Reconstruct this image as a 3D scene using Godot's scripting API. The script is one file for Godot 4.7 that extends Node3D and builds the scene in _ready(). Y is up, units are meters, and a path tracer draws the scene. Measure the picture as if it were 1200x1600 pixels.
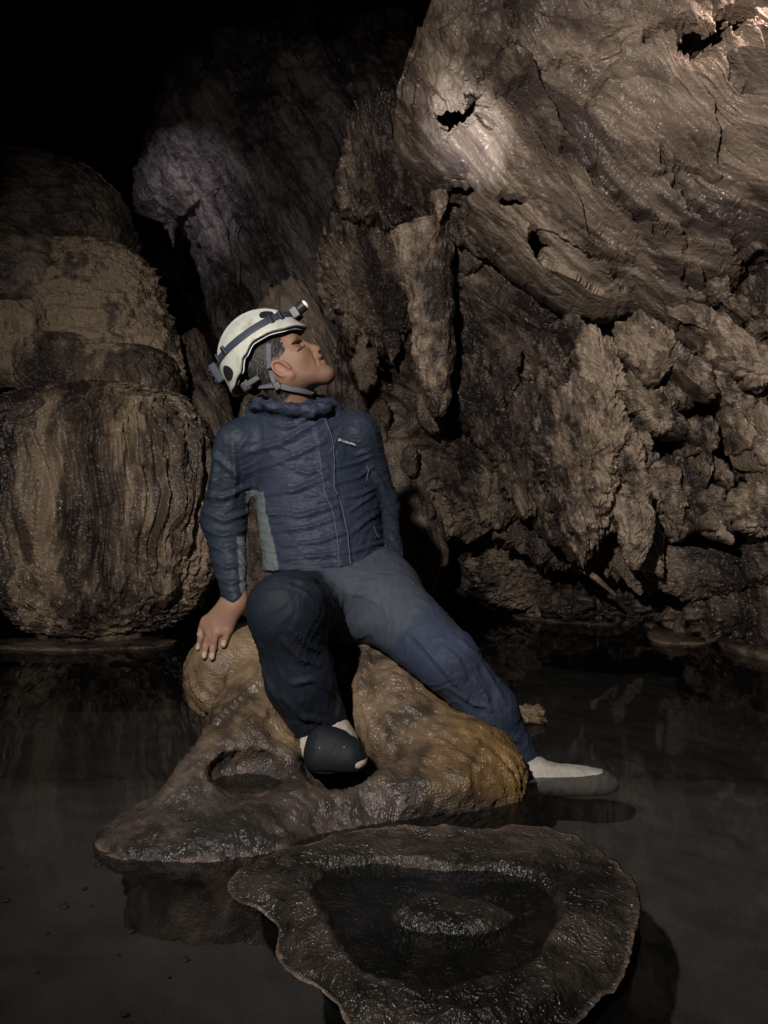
extends Node3D
# A caver sitting on a flowstone boulder in a flooded cave. World: y up, water level at y = 0, metres.

const FOCAL := 1164.0      # the photograph's focal length, in its own pixels
const EYE := 0.66          # height of the lens over the water

var noise_a := FastNoiseLite.new()
var noise_b := FastNoiseLite.new()
var noise_cell := FastNoiseLite.new()
var mats := {}
var names := {}


func _ready() -> void:
	# ---- camera
	var cam := Camera3D.new()
	cam.name = "camera"
	cam.fov = rad_to_deg(2.0 * atan(800.0 / FOCAL))
	cam.position = Vector3(0, EYE, 0)
	cam.near = 0.05
	cam.far = 60.0
	add_child(cam)
	cam.current = true
	# ---- air: a cave has no sky, what is behind the openings is black
	var env := Environment.new()
	env.background_mode = Environment.BG_COLOR
	env.background_color = Color(0.0, 0.0, 0.0)
	env.tonemap_mode = Environment.TONE_MAPPER_LINEAR
	env.tonemap_exposure = 1.0
	env.sdfgi_enabled = true
	env.ssao_enabled = true
	env.ssil_enabled = true
	var we := WorldEnvironment.new()
	we.name = "environment"
	we.environment = env
	add_child(we)
	# ---- lamps
	spot("photographer_lamp_beam", LAMP_AT, LAMP_TO, 8.6, 49.0, 1.0, 0.03, Color(1.0, 0.97, 0.95))
	spot("helmet_lamp_beam", wp(489, 476, 2.06), wp(730, 205, 3.2), 4.4, 9.5, 1.0, 0.012, Color(0.95, 0.96, 1.0))
	spot("passage_lamp_beam", PASSAGE_LAMP, wp(285, 310, 5.9), 3.4, 15.0, 1.0, 0.03, Color(0.98, 0.94, 1.0))
	spot("right_lamp_beam", RIGHT_LAMP, wp(1180, 18, 2.5), 20.0, 10.0, 1.0, 0.02, Color(1.0, 0.92, 0.9))

	setup()
	build_cave()
	build_water()
	build_rocks()
	build_person()
	build_lamps()


const LAMP_AT := Vector3(-0.66, 1.72, 0.22)
const LAMP_TO := Vector3(0.45, 0.85, -3.2)
const PASSAGE_LAMP := Vector3(-2.3, 3.7, -3.6)
const RIGHT_LAMP := Vector3(1.5, 2.35, -0.9)


func spot(called: String, at: Vector3, to: Vector3, energy: float, angle: float, soft: float, size: float, tint: Color) -> void:
	var l := SpotLight3D.new()
	l.name = called
	l.light_energy = energy
	l.light_color = tint
	l.spot_angle = angle
	l.spot_angle_attenuation = soft
	l.spot_range = 30.0
	l.spot_attenuation = 2.0
	l.light_size = size
	l.shadow_enabled = true
	add_child(l)
	l.look_at_from_position(at, to, Vector3.UP)


# ------------------------------------------------------------------ helpers
func wp(px: float, py: float, d: float) -> Vector3:
	# the world point that lies d metres in front of the lens at a place measured on the photograph
	return Vector3((px - 600.0) / FOCAL * d, EYE - (py - 800.0) / FOCAL * d, -d)


func on_water(px: float, py: float, h := 0.0) -> Vector3:
	return wp(px, py, (EYE - h) * FOCAL / (py - 800.0))


func mark(p: Vector3) -> Vector2:
	# inverse of wp, used while sculpting to find a measured spot on a surface
	return Vector2(600.0 + FOCAL * p.x / -p.z, 800.0 + FOCAL * (EYE - p.y) / -p.z)


func setup() -> void:
	noise_a.noise_type = FastNoiseLite.TYPE_SIMPLEX_SMOOTH
	noise_a.frequency = 1.0
	noise_a.fractal_type = FastNoiseLite.FRACTAL_NONE
	noise_a.seed = 11
	noise_b.noise_type = FastNoiseLite.TYPE_SIMPLEX_SMOOTH
	noise_b.frequency = 1.0
	noise_b.fractal_type = FastNoiseLite.FRACTAL_FBM
	noise_b.fractal_octaves = 3
	noise_b.seed = 29
	noise_cell.noise_type = FastNoiseLite.TYPE_CELLULAR
	noise_cell.frequency = 1.0
	noise_cell.fractal_type = FastNoiseLite.FRACTAL_NONE
	noise_cell.cellular_return_type = FastNoiseLite.RETURN_DISTANCE
	noise_cell.seed = 5
	var crust := noise_tex(3, 0.022, FastNoiseLite.TYPE_SIMPLEX_SMOOTH, FastNoiseLite.FRACTAL_RIDGED, 4, 1024)
	var fine := noise_tex(4, 0.05, FastNoiseLite.TYPE_SIMPLEX_SMOOTH, FastNoiseLite.FRACTAL_FBM, 4, 1024)
	var wet := noise_tex(6, 0.012, FastNoiseLite.TYPE_SIMPLEX_SMOOTH, FastNoiseLite.FRACTAL_FBM, 4, 512)
	var weave := noise_tex(8, 0.2, FastNoiseLite.TYPE_SIMPLEX_SMOOTH, FastNoiseLite.FRACTAL_FBM, 2, 512)
	mats.rock = rock_mat(crust, wet, 1.5, 1.5, 0.4, 0.52)
	mats.rock_smooth = rock_mat(fine, wet, 1.5, 0.7, 0.42, 0.5)
	mats.rock_wet = rock_mat(crust, wet, 3.0, 0.6, 0.3, 0.5)
	mats.tray = rock_mat(crust, wet, 2.4, 0.7, 0.36, 0.48)
	mats.seat = rock_mat(fine, wet, 2.4, 0.35, 0.5, 0.45)
	mats.rock_flow = rock_mat(crust, wet, 1.3, 0.75, 0.4, 0.52)
	mats.mud = rock_mat(fine, wet, 1.4, 0.12, 0.9, 0.3)
	# water: a clear smooth sheet over the pool
	var w := StandardMaterial3D.new()
	w.transparency = BaseMaterial3D.TRANSPARENCY_ALPHA
	w.albedo_color = Color(Color(0.007, 0.0075, 0.007).linear_to_srgb(), 0.6)
	w.roughness = 0.04
	w.metallic_specular = 0.25
	w.heightmap_enabled = true
	w.heightmap_texture = noise_tex(9, 0.006, FastNoiseLite.TYPE_SIMPLEX_SMOOTH, FastNoiseLite.FRACTAL_FBM, 2, 512)
	w.heightmap_scale = 0.12
	w.uv1_triplanar = true
	w.uv1_world_triplanar = true
	w.uv1_scale = Vector3.ONE * 0.8
	mats.water = w
	var crease := noise_tex(17, 0.009, FastNoiseLite.TYPE_SIMPLEX_SMOOTH, FastNoiseLite.FRACTAL_RIDGED, 3, 1024)
	mats.jacket = cloth_mat(crease, 0.58, 0.33, 2.0, 0.6)
	mats.jacket.uv1_scale = Vector3(1.0, 2.2, 1.0)
	mats.trousers = cloth_mat(crease, 0.7, 0.33, 2.0, 0.3)
	mats.trousers.uv1_scale = Vector3(1.8, 0.8, 1.4)
	mats.skin = vertex_mat(0.5, 0.4)
	mats.skin.subsurf_scatter_enabled = true
	mats.skin.subsurf_scatter_strength = 0.12
	mats.skin.heightmap_enabled = true
	mats.skin.heightmap_texture = fine
	mats.skin.heightmap_scale = 0.05
	mats.skin.uv1_triplanar = true
	mats.skin.uv1_scale = Vector3.ONE * 9.0
	mats.hair = vertex_mat(0.55, 0.4)
	mats.shell = plain_mat(Color(0.5, 0.515, 0.47), 0.32, 0.5)
	var grime := noise_tex(14, 0.008, FastNoiseLite.TYPE_SIMPLEX_SMOOTH, FastNoiseLite.FRACTAL_FBM, 5, 512)
	var ramp := Gradient.new()
	ramp.offsets = PackedFloat32Array([0.0, 0.22, 0.4, 1.0])
	ramp.colors = PackedColorArray([Color(0.62, 0.58, 0.5), Color(0.84, 0.82, 0.77), Color(0.96, 0.96, 0.94), Color(1, 1, 1)])
	grime.color_ramp = ramp
	mats.shell.albedo_texture = grime
	mats.shell.uv1_triplanar = true
	mats.shell.uv1_scale = Vector3.ONE * 4.0
	mats.shell_inside = plain_mat(Color(0.42, 0.47, 0.48), 0.6, 0.4)
	mats.black = plain_mat(Color(0.014, 0.015, 0.018), 0.45, 0.5)
	mats.strap = plain_mat(Color(0.11, 0.11, 0.135), 0.8, 0.3)
	mats.band = plain_mat(Color(0.03, 0.037, 0.052), 0.6, 0.4)
	mats.piping = plain_mat(Color(0.065, 0.073, 0.095), 0.6, 0.4)
	mats.print_ink = plain_mat(Color(0.45, 0.47, 0.48), 0.6, 0.4)
	mats.rubber = plain_mat(Color(0.007, 0.0095, 0.0125), 0.65, 0.35)
	mats.canvas = cloth_mat(weave, 0.85, 0.3, 8.0, 0.06)
	mats.metal = plain_mat(Color(0.5, 0.5, 0.52), 0.3, 0.5)
	mats.metal.metallic = 0.9
	mats.eye = plain_mat(Color(0.02, 0.014, 0.01), 0.15, 0.5)
	mats.lens = plain_mat(Color(0.8, 0.8, 0.8), 0.2, 0.5)
	mats.lens.emission_enabled = true
	mats.lens.emission = Color(1.0, 0.95, 0.9)
	mats.lens.emission_energy_multiplier = 0.12


func noise_tex(seed_: int, freq: float, type: int, fractal: int, octaves: int, size: int) -> NoiseTexture2D:
	var n := FastNoiseLite.new()
	n.seed = seed_
	n.noise_type = type
	n.frequency = freq
	n.fractal_type = fractal
	n.fractal_octaves = octaves
	var t := NoiseTexture2D.new()
	t.width = size
	t.height = size
	t.seamless = true
	t.seamless_blend_skirt = 0.2
	t.normalize = true
	t.noise = n
	return t


func vertex_mat(rough: float, spec: float) -> StandardMaterial3D:
	var m := StandardMaterial3D.new()
	m.vertex_color_use_as_albedo = true
	m.roughness = rough
	m.metallic_specular = spec
	return m


func plain_mat(c: Color, rough: float, spec: float) -> StandardMaterial3D:
	var m := StandardMaterial3D.new()
	m.albedo_color = c.linear_to_srgb()
	m.roughness = rough
	m.metallic_specular = spec
	return m


func rock_mat(bump: Texture2D, wet: Texture2D, scale_: float, relief: float, rough: float, spec: float) -> StandardMaterial3D:
	var m := vertex_mat(rough, spec)
	m.heightmap_enabled = true
	m.heightmap_texture = bump
	m.heightmap_scale = relief
	m.roughness_texture = wet
	m.roughness = minf(1.0, rough * 1.5)
	m.uv1_triplanar = true
	m.uv1_world_triplanar = true
	m.uv1_scale = Vector3.ONE * scale_
	return m


func cloth_mat(bump: Texture2D, rough: float, spec: float, scale_: float, relief: float) -> StandardMaterial3D:
	var m := vertex_mat(rough, spec)
	m.heightmap_enabled = true
	m.heightmap_texture = bump
	m.heightmap_scale = relief
	m.uv1_triplanar = true
	m.uv1_scale = Vector3.ONE * scale_
	return m


func numbered(called: String) -> String:
	var k: int = names.get(called, 0)
	names[called] = k + 1
	return called if k == 0 else "%s_%03d" % [called, k]


func put(called: String, mesh: Mesh, mat: Material, parent: Node = null) -> MeshInstance3D:
	var o := MeshInstance3D.new()
	o.mesh = mesh
	o.material_override = mat
	if parent == null:
		o.name = numbered(called)
		add_child(o)
	else:
		o.name = called
		parent.add_child(o, true)
	return o


func tag(o: Node, label: String, category: String, group := "") -> Node:
	o.set_meta("label", label)
	o.set_meta("category", category)
	if group != "":
		o.set_meta("group", group)
	return o


func structure(o: Node, label := "") -> Node:
	o.set_meta("kind", "structure")
	if label != "":
		o.set_meta("label", label)
	return o


func base(called: String, at := Vector3.ZERO) -> Node3D:
	var o := Node3D.new()
	o.name = numbered(called)
	o.position = at
	add_child(o)
	return o


func arrays_mesh(v: PackedVector3Array, idx: PackedInt32Array, col: PackedColorArray, out_hint := Vector3.ZERO) -> ArrayMesh:
	# smooth normals; the winding is turned so that normals point outwards (along out_hint, or away from the middle)
	var n := PackedVector3Array()
	n.resize(v.size())
	var mid := Vector3.ZERO
	for p in v:
		mid += p
	mid /= maxf(1.0, v.size())
	var score := 0.0
	for i in range(0, idx.size(), 3):
		var a := idx[i]
		var b := idx[i + 1]
		var c := idx[i + 2]
		var cr := (v[c] - v[a]).cross(v[b] - v[a])
		n[a] += cr
		n[b] += cr
		n[c] += cr
		score += cr.dot(out_hint if out_hint != Vector3.ZERO else v[a] - mid)
	var turn := -1.0 if score < 0.0 else 1.0
	if turn < 0.0:
		for i in range(0, idx.size(), 3):
			var t := idx[i + 1]
			idx[i + 1] = idx[i + 2]
			idx[i + 2] = t
	for i in n.size():
		n[i] = (n[i] * turn).normalized()
	var arr := []
	arr.resize(Mesh.ARRAY_MAX)
	arr[Mesh.ARRAY_VERTEX] = v
	arr[Mesh.ARRAY_NORMAL] = n
	if col.size() == v.size():
		arr[Mesh.ARRAY_COLOR] = col
	arr[Mesh.ARRAY_INDEX] = idx
	var m := ArrayMesh.new()
	m.add_surface_from_arrays(Mesh.PRIMITIVE_TRIANGLES, arr)
	return m


func grid_index(rows: int, cols: int, wrap: bool, from := 0) -> PackedInt32Array:
	var idx := PackedInt32Array()
	var last := cols if wrap else cols - 1
	for r in rows - 1:
		for c in last:
			var c2 := (c + 1) % cols
			var a := from + r * cols + c
			var b := from + r * cols + c2
			var d := from + (r + 1) * cols + c
			var e := from + (r + 1) * cols + c2
			idx.append_array(PackedInt32Array([a, b, d, b, e, d]))
	return idx


func ridge(p: Vector3) -> float:
	return 1.0 - absf(noise_a.get_noise_3dv(p)) * 2.0


func curve(pts: Array, closed: bool, step: float) -> PackedVector2Array:
	# Catmull-Rom through the points, sampled about every step pixels
	var out := PackedVector2Array()
	var n := pts.size()
	var segs := n if closed else n - 1
	for i in segs:
		var p0: Vector2 = pts[(i - 1 + n) % n] if closed or i > 0 else pts[0]
		var p1: Vector2 = pts[i]
		var p2: Vector2 = pts[(i + 1) % n]
		var p3: Vector2 = pts[(i + 2) % n] if closed or i + 2 < n else pts[n - 1]
		var k := maxi(1, int(ceil(p1.distance_to(p2) / step)))
		for j in k:
			out.append(p1.cubic_interpolate(p2, p0, p3, float(j) / k))
	if not closed:
		out.append(pts[n - 1])
	return out


# ------------------------------------------------------------------ rock
const TAN := Color(0.36, 0.275, 0.2)
const DARK := Color(0.085, 0.066, 0.06)
const PALE := Color(0.47, 0.37, 0.27)
const UMBER := Color(0.17, 0.12, 0.085)

var palettes := {
	"tan": [Color(0.05, 0.037, 0.032), Color(0.2, 0.148, 0.108), Color(0.42, 0.325, 0.235)],
	"brown": [Color(0.034, 0.025, 0.022), Color(0.1, 0.073, 0.056), Color(0.21, 0.16, 0.115)],
	"flow": [Color(0.1, 0.073, 0.06), Color(0.22, 0.165, 0.125), Color(0.35, 0.27, 0.2)],
	"grey": [Color(0.045, 0.037, 0.036), Color(0.105, 0.086, 0.078), Color(0.19, 0.16, 0.145)],
	"ochre": [Color(0.05, 0.036, 0.025), Color(0.12, 0.083, 0.051), Color(0.19, 0.137, 0.082)],
	"wet": [Color(0.03, 0.024, 0.021), Color(0.064, 0.049, 0.04), Color(0.11, 0.085, 0.068)],
	"rim": [Color(0.015, 0.0125, 0.011), Color(0.034, 0.028, 0.0235), Color(0.066, 0.053, 0.042)],
	"curtain": [Color(0.04, 0.03, 0.026), Color(0.11, 0.08, 0.059), Color(0.34, 0.255, 0.17)],
}


func rock_color(p: Vector3, pal: String, bias := 0.0) -> Color:
	var c: Array = palettes[pal]
	if pal == "tan":
		# crusts of pale calcite over dark purplish clay, in ragged patches
		bias += 0.5 * noise_b.get_noise_3dv(p * 17.0 + Vector3(7, 1, 4)) + 0.25 * noise_b.get_noise_3dv(p * 45.0)
	var t := 0.52 + 0.7 * noise_a.get_noise_3dv(p * 2.6) + 0.75 * noise_b.get_noise_3dv(p * 11.0) + 0.3 * noise_b.get_noise_3dv(p * Vector3(42, 30, 42)) + bias
	var a: Color = c[0]
	a = a.lerp(c[1], smoothstep(0.12, 0.52, t))
	return a.lerp(c[2], smoothstep(0.6, 1.05, t))


func relief(p: Vector3, o: Dictionary) -> float:
	# how far the rock stands out at p, by the kind of deposit
	var h: float = o.get("big", 0.02) * noise_b.get_noise_3dv(p * float(o.get("big_f", 3.0)))
	var f: float = o.get("flow", 0.0)
	if f > 0.0:
		var dir: Vector3 = o.get("dir", Vector3.DOWN)
		var w := p + Vector3(noise_a.get_noise_3dv(p * 2.0), noise_a.get_noise_3dv(p * 2.0 + Vector3(9, 0, 0)), 0) * float(o.get("warp", 0.05))
		var al := w.dot(dir)
		var q := (w - dir * al) * float(o.get("flow_f", 9.0)) + dir * al * float(o.get("along", 1.3))
		h += f * (ridge(q) * 0.7 + 0.35 * ridge(q * 2.3 + Vector3(4, 1, 2)) + float(o.get("fine", 0.1)) * ridge(q * 6.0))
		h -= minf(0.02, f * 0.9) * (1.0 - smoothstep(0.0, 0.1, absf(noise_a.get_noise_3dv(q * 1.35 + Vector3(20, 3, 6)))))
	var sheets: float = o.get("sheets", 0.0)
	if sheets > 0.0:
		# overlapping sheets of calcite: each ends in a sharp drop over the next
		var sd: Vector3 = o.get("dir", Vector3.DOWN)
		var sw := p + Vector3(noise_a.get_noise_3dv(p * 1.5 + Vector3(2, 8, 1)), noise_a.get_noise_3dv(p * 1.5 + Vector3(5, 0, 9)), 0) * 0.1
		var sl := sw.dot(sd)
		var sq := sw - sd * sl
		var nn := sq.dot(sd.cross(Vector3(0, 0, 1))) * float(o.get("sheets_f", 9.0)) + 1.0 * noise_a.get_noise_3dv(sq * 3.0 + sd * sl * 0.9) + 0.22 * noise_a.get_noise_3dv(p * 6.0)
		var fr := nn - floorf(nn)
		h += sheets * (fr * fr if o.get("sheets_up", false) else (1.0 - fr) * (1.0 - fr)) * (0.6 + 0.8 * noise_a.get_noise_3dv(p * 2.2))
	var c: float = o.get("crinkle", 0.0)
	if c > 0.0:
		var cf: float = o.get("crinkle_f", 7.0)
		var w2 := p * cf + Vector3(noise_a.get_noise_3dv(p * cf * 0.6), noise_a.get_noise_3dv(p * cf * 0.6 + Vector3(3, 7, 1)), noise_a.get_noise_3dv(p * cf * 0.6 + Vector3(8, 2, 5))) * 0.9
		h += c * (ridge(w2 * Vector3(1.2, 0.75, 1.0)) * 0.6 + ridge(w2 * 2.4) * 0.3 + ridge(w2 * 5.5) * 0.14)
		h -= minf(0.02, c * 0.9) * (1.0 - smoothstep(0.0, 0.09, absf(noise_a.get_noise_3dv(w2 * 1.1 + Vector3(31, 3, 6)))))
	var k: float = o.get("pop", 0.0)
	if k > 0.0:
		h -= k * (noise_cell.get_noise_3dv(p * float(o.get("pop_f", 38.0))) + 1.0)
	return h


func wall_depth(px: float, py: float) -> float:
	return 4.5 - 0.0014 * (px - 600.0) - 0.00085 * (900.0 - py)


func seg_dist(p: Vector2, a: Vector2, b: Vector2) -> Vector2:
	# distance to a segment and the share along it
	var ab := b - a
	var t := clampf((p - a).dot(ab) / maxf(1e-6, ab.length_squared()), 0.0, 1.0)
	return Vector2(p.distance_to(a + ab * t), t)


func carve(m: Vector2, cuts: Array) -> Vector2:
	# metres taken away at the measured spot m by holes [x, y, rx, ry, degrees, depth] and cracks [width, depth, points...]; y > 0 inside an open cavity
	var h := 0.0
	var open := 0.0
	m += Vector2(noise_b.get_noise_2d(m.x * 0.03, m.y * 0.03), noise_b.get_noise_2d(m.x * 0.03 + 50.0, m.y * 0.03)) * 14.0
	for c in cuts:
		if c[2] is Vector2:
			for i in range(2, c.size() - 1):
				var s := seg_dist(m, c[i], c[i + 1])
				if s.x < c[0] * 2.0:
					h = maxf(h, c[1] * pow(maxf(0.0, 1.0 - s.x / c[0]), 1.4) * (0.6 + 0.6 * noise_a.get_noise_2d(m.x * 0.02, m.y * 0.02)))
		else:
			var q: Vector2 = (m - Vector2(c[0], c[1])).rotated(deg_to_rad(-c[4])) / Vector2(c[2], c[3])
			if q.length_squared() < 4.0:
				var r := q.length() + 0.25 * noise_a.get_noise_2d(m.x * 0.06, m.y * 0.06)
				h = maxf(h, 0.05 * (1.0 - smoothstep(0.8, 1.15, r)))
				if r < 0.86:
					open = 1.0
	return Vector2(h, open)


func lobe(pts: Array, o: Dictionary) -> ArrayMesh:
	# a rounded body of rock: an outline with its own distance, swelling towards the open side and turning back at its edge
	var mid := Vector2.ZERO
	for p in pts:
		mid += p
	mid /= pts.size()
	mid = o.get("mid", mid)
	var res: float = o.get("res", 0.0052)
	var d0: float = o.get("d", 0.0)
	var off: float = o.get("off", 0.0)
	var dep := func(p: Vector2) -> float: return (d0 + (p.y - mid.y) * o.get("lean", 0.0) + (p.x - mid.x) * o.get("turn", 0.0)) if d0 > 0.0 else wall_depth(p.x, p.y) - off
	var dm: float = dep.call(mid)
	var ring := curve(pts, true, res * FOCAL / dm)
	var nt := ring.size()
	var c3 := wp(mid.x, mid.y, dm)
	var nrm: Vector3 = o.get("n", Vector3(-0.05, 0.05, 1.0)).normalized()
	var thick: float = o.get("t", 0.15)
	var power: float = o.get("p", 2.2)
	var edge: float = o.get("edge", 0.012)
	var cuts: Array = o.get("cuts", [])
	var pal: String = o.get("pal", "tan")
	var rim := PackedVector3Array()
	var reach := 0.0
	for q in ring:
		var b := wp(q.x, q.y, dep.call(q))
		var outw := (b - c3).normalized()
		b += outw * (edge * (noise_b.get_noise_3dv(b * 9.0) * 1.6 + 0.6 * noise_a.get_noise_3dv(b * 30.0)))
		rim.append(b)
		reach += b.distance_to(c3)
	reach /= nt
	var nr := maxi(6, int(reach / res))
	var skirt: int = o.get("skirt", 7)
	var back: float = o.get("back", 0.22)
	var v := PackedVector3Array()
	var col := PackedColorArray()
	var opened := {}
	for r in nr + skirt + 1:
		var s := minf(1.0, float(r) / nr)
		s = lerpf(s, sin(s * PI * 0.5), 0.45)
		var h := thick * pow(maxf(0.0, 1.0 - pow(s, power)), 1.0 / power)
		var k := float(maxi(0, r - nr)) / skirt
		for i in nt:
			var b := rim[i]
			var p := c3.lerp(b, s) + nrm * h
			var outw := (b - c3).normalized()
			if k > 0.0:
				p += -nrm * back * k - outw * (minf(0.5 * back, 0.3 * b.distance_to(c3)) * k * k)
			var s4 := s * s * s * s
			var dir := (nrm * (1.0 - 0.75 * s4) + outw * 0.8 * s4).normalized()
			var q := p
			p += dir * relief(p, o) * (1.0 - 0.6 * k) * (1.0 - float(o.get("calm", 0.0)) * s4)
			if cuts.size() > 0 and k == 0.0:
				var cut := carve(mark(q), cuts)
				p -= nrm * cut.x
				if cut.y > 0.0:
					opened[v.size()] = true
			v.append(p)
			var cd: Vector3 = o.get("dir", Vector3.DOWN)
			col.append(rock_color(q - cd * q.dot(cd) * float(o.get("streak", 0.55)), pal, o.get("bias", 0.0)))
	var idx := grid_index(nr + skirt + 1, nt, true)
	if opened.size() > 0:
		var kept := PackedInt32Array()
		for i in range(0, idx.size(), 3):
			if not (opened.has(idx[i]) and opened.has(idx[i + 1]) and opened.has(idx[i + 2])):
				kept.append_array(PackedInt32Array([idx[i], idx[i + 1], idx[i + 2]]))
		idx = kept
	return arrays_mesh(v, idx, col, nrm)


func spike(axis: Array, radii: Array, o: Dictionary) -> ArrayMesh:
	# a tapering body round a bent axis: stalactites, columns; axis holds world points
	var steps: int = o.get("steps", 60)
	var sides: int = o.get("sides", 64)
	var flat: float = o.get("flat", 1.0)
	var pal: String = o.get("pal", "tan")
	var v := PackedVector3Array()
	var col := PackedColorArray()
	var n := axis.size() - 1
	for r in steps + 1:
		var t := float(r) / steps * n
		var i := mini(int(t), n - 1)
		var f := t - i
		var p0: Vector3 = axis[maxi(0, i - 1)]
		var p1: Vector3 = axis[i]
		var p2: Vector3 = axis[i + 1]
		var p3: Vector3 = axis[mini(n, i + 2)]
		var c := p1.cubic_interpolate(p2, p0, p3, f)
		var along := (p2 - p1).normalized()
		var side := along.cross(Vector3(0, 0, 1)).normalized()
		var front := side.cross(along).normalized()
		var rad := lerpf(radii[i], radii[i + 1], smoothstep(0.0, 1.0, f) * 0.5 + f * 0.5)
		for k in sides:
			var a := TAU * k / sides
			var dir := (side * cos(a) + front * sin(a) * flat)
			var q := c + dir * rad
			var w := minf(1.0, rad / 0.03)
			v.append(q + dir.normalized() * relief(q, o) * w)
			col.append(rock_color(q, pal, o.get("bias", 0.0)))
	return arrays_mesh(v, grid_index(steps + 1, sides, true), col)


func tier(cx: float, d: float, profile: Array, o: Dictionary) -> ArrayMesh:
	# a flowstone dome or curtain standing round an upright axis; profile holds (height on the photograph, radius in its pixels)
	var res: float = o.get("res", 0.011)
	var line := curve(profile, false, res * FOCAL / d * 0.9)
	var most := 0.0
	for q in line:
		most = maxf(most, q.y)
	var sides := int(TAU * most * d / FOCAL / res)
	var pal: String = o.get("pal", "curtain")
	var squash: float = o.get("deep", 1.0)
	var drift: float = o.get("drift", 0.0)
	var v := PackedVector3Array()
	var col := PackedColorArray()
	var top: float = line[0].x
	for q in line:
		var c := wp(cx + drift * (q.x - top), q.x, d)
		var rad := maxf(0.0, q.y) * d / FOCAL
		for k in sides:
			var a := TAU * k / sides
			var dir := Vector3(cos(a), 0, sin(a))
			var wob := 1.0 + float(o.get("wobble", 0.05)) * noise_a.get_noise_3d(dir.x * 1.6, q.x * 0.002, dir.z * 1.6 + cx)
			var p := c + Vector3(dir.x, 0, dir.z * squash) * rad * wob
			var w := minf(1.0, rad / 0.08)
			v.append(p + dir * relief(p, o) * w)
			col.append(rock_color(p * Vector3(1, float(o.get("streak", 0.35)), 1), pal, o.get("bias", 0.0)))
	return arrays_mesh(v, grid_index(line.size(), sides, true), col)


# ------------------------------------------------------------------ smooth bodies from bones (surface nets)
class Field:
	var inv: Array[Transform3D] = []
	var length := PackedFloat32Array()
	var ra := PackedFloat32Array()
	var rb := PackedFloat32Array()
	var blend := PackedFloat32Array()
	var cut := PackedByteArray()

	func add(t: Transform3D, l: float, r0: float, r1: float, k: float, c := false) -> void:
		inv.append(t.affine_inverse())
		length.append(maxf(l, 1e-5))
		ra.append(r0)
		rb.append(r1)
		blend.append(k)
		cut.append(1 if c else 0)

	func bone(a: Vector3, b: Vector3, r0: float, r1: float, k := 0.03, front := Vector3(0, 0, 1), flat := 1.0) -> void:
		# a tapered capsule; flat > 1 makes it thinner along front
		var y := (b - a).normalized()
		var x := y.cross(front).normalized()
		var z := x.cross(y).normalized()
		add(Transform3D(Basis(x, y, z / flat), a), a.distance_to(b), r0, r1, k)

	func ball(c: Vector3, radii: Vector3, turn: Basis, k := 0.03, c_ := false) -> void:
		var m := minf(radii.x, minf(radii.y, radii.z))
		add(Transform3D(Basis(turn.x * (radii.x / m), turn.y * (radii.y / m), turn.z * (radii.z / m)), c), 0.0, m, m, k, c_)

	func d(p: Vector3) -> float:
		var r := 10.0
		for i in inv.size():
			var q: Vector3 = inv[i] * p
			var l := length[i]
			var t := clampf(q.y / l, 0.0, 1.0)
			q.y -= t * l
			var e := q.length() - lerpf(ra[i], rb[i], t)
			var k := blend[i]
			if cut[i]:
				e = -e
				var h := maxf(k - absf(r - e), 0.0) / k
				r = maxf(r, e) + h * h * k * 0.25
			else:
				var h := maxf(k - absf(r - e), 0.0) / k
				r = minf(r, e) - h * h * k * 0.25
		return r

	func hit(from: Vector3, dir: Vector3, far := 3.0) -> Vector3:
		var t := 0.0
		for i in 120:
			var e := d(from + dir * t)
			if e < 0.0004 or t > far:
				break
			t += e * 0.6
		return from + dir * t


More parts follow.
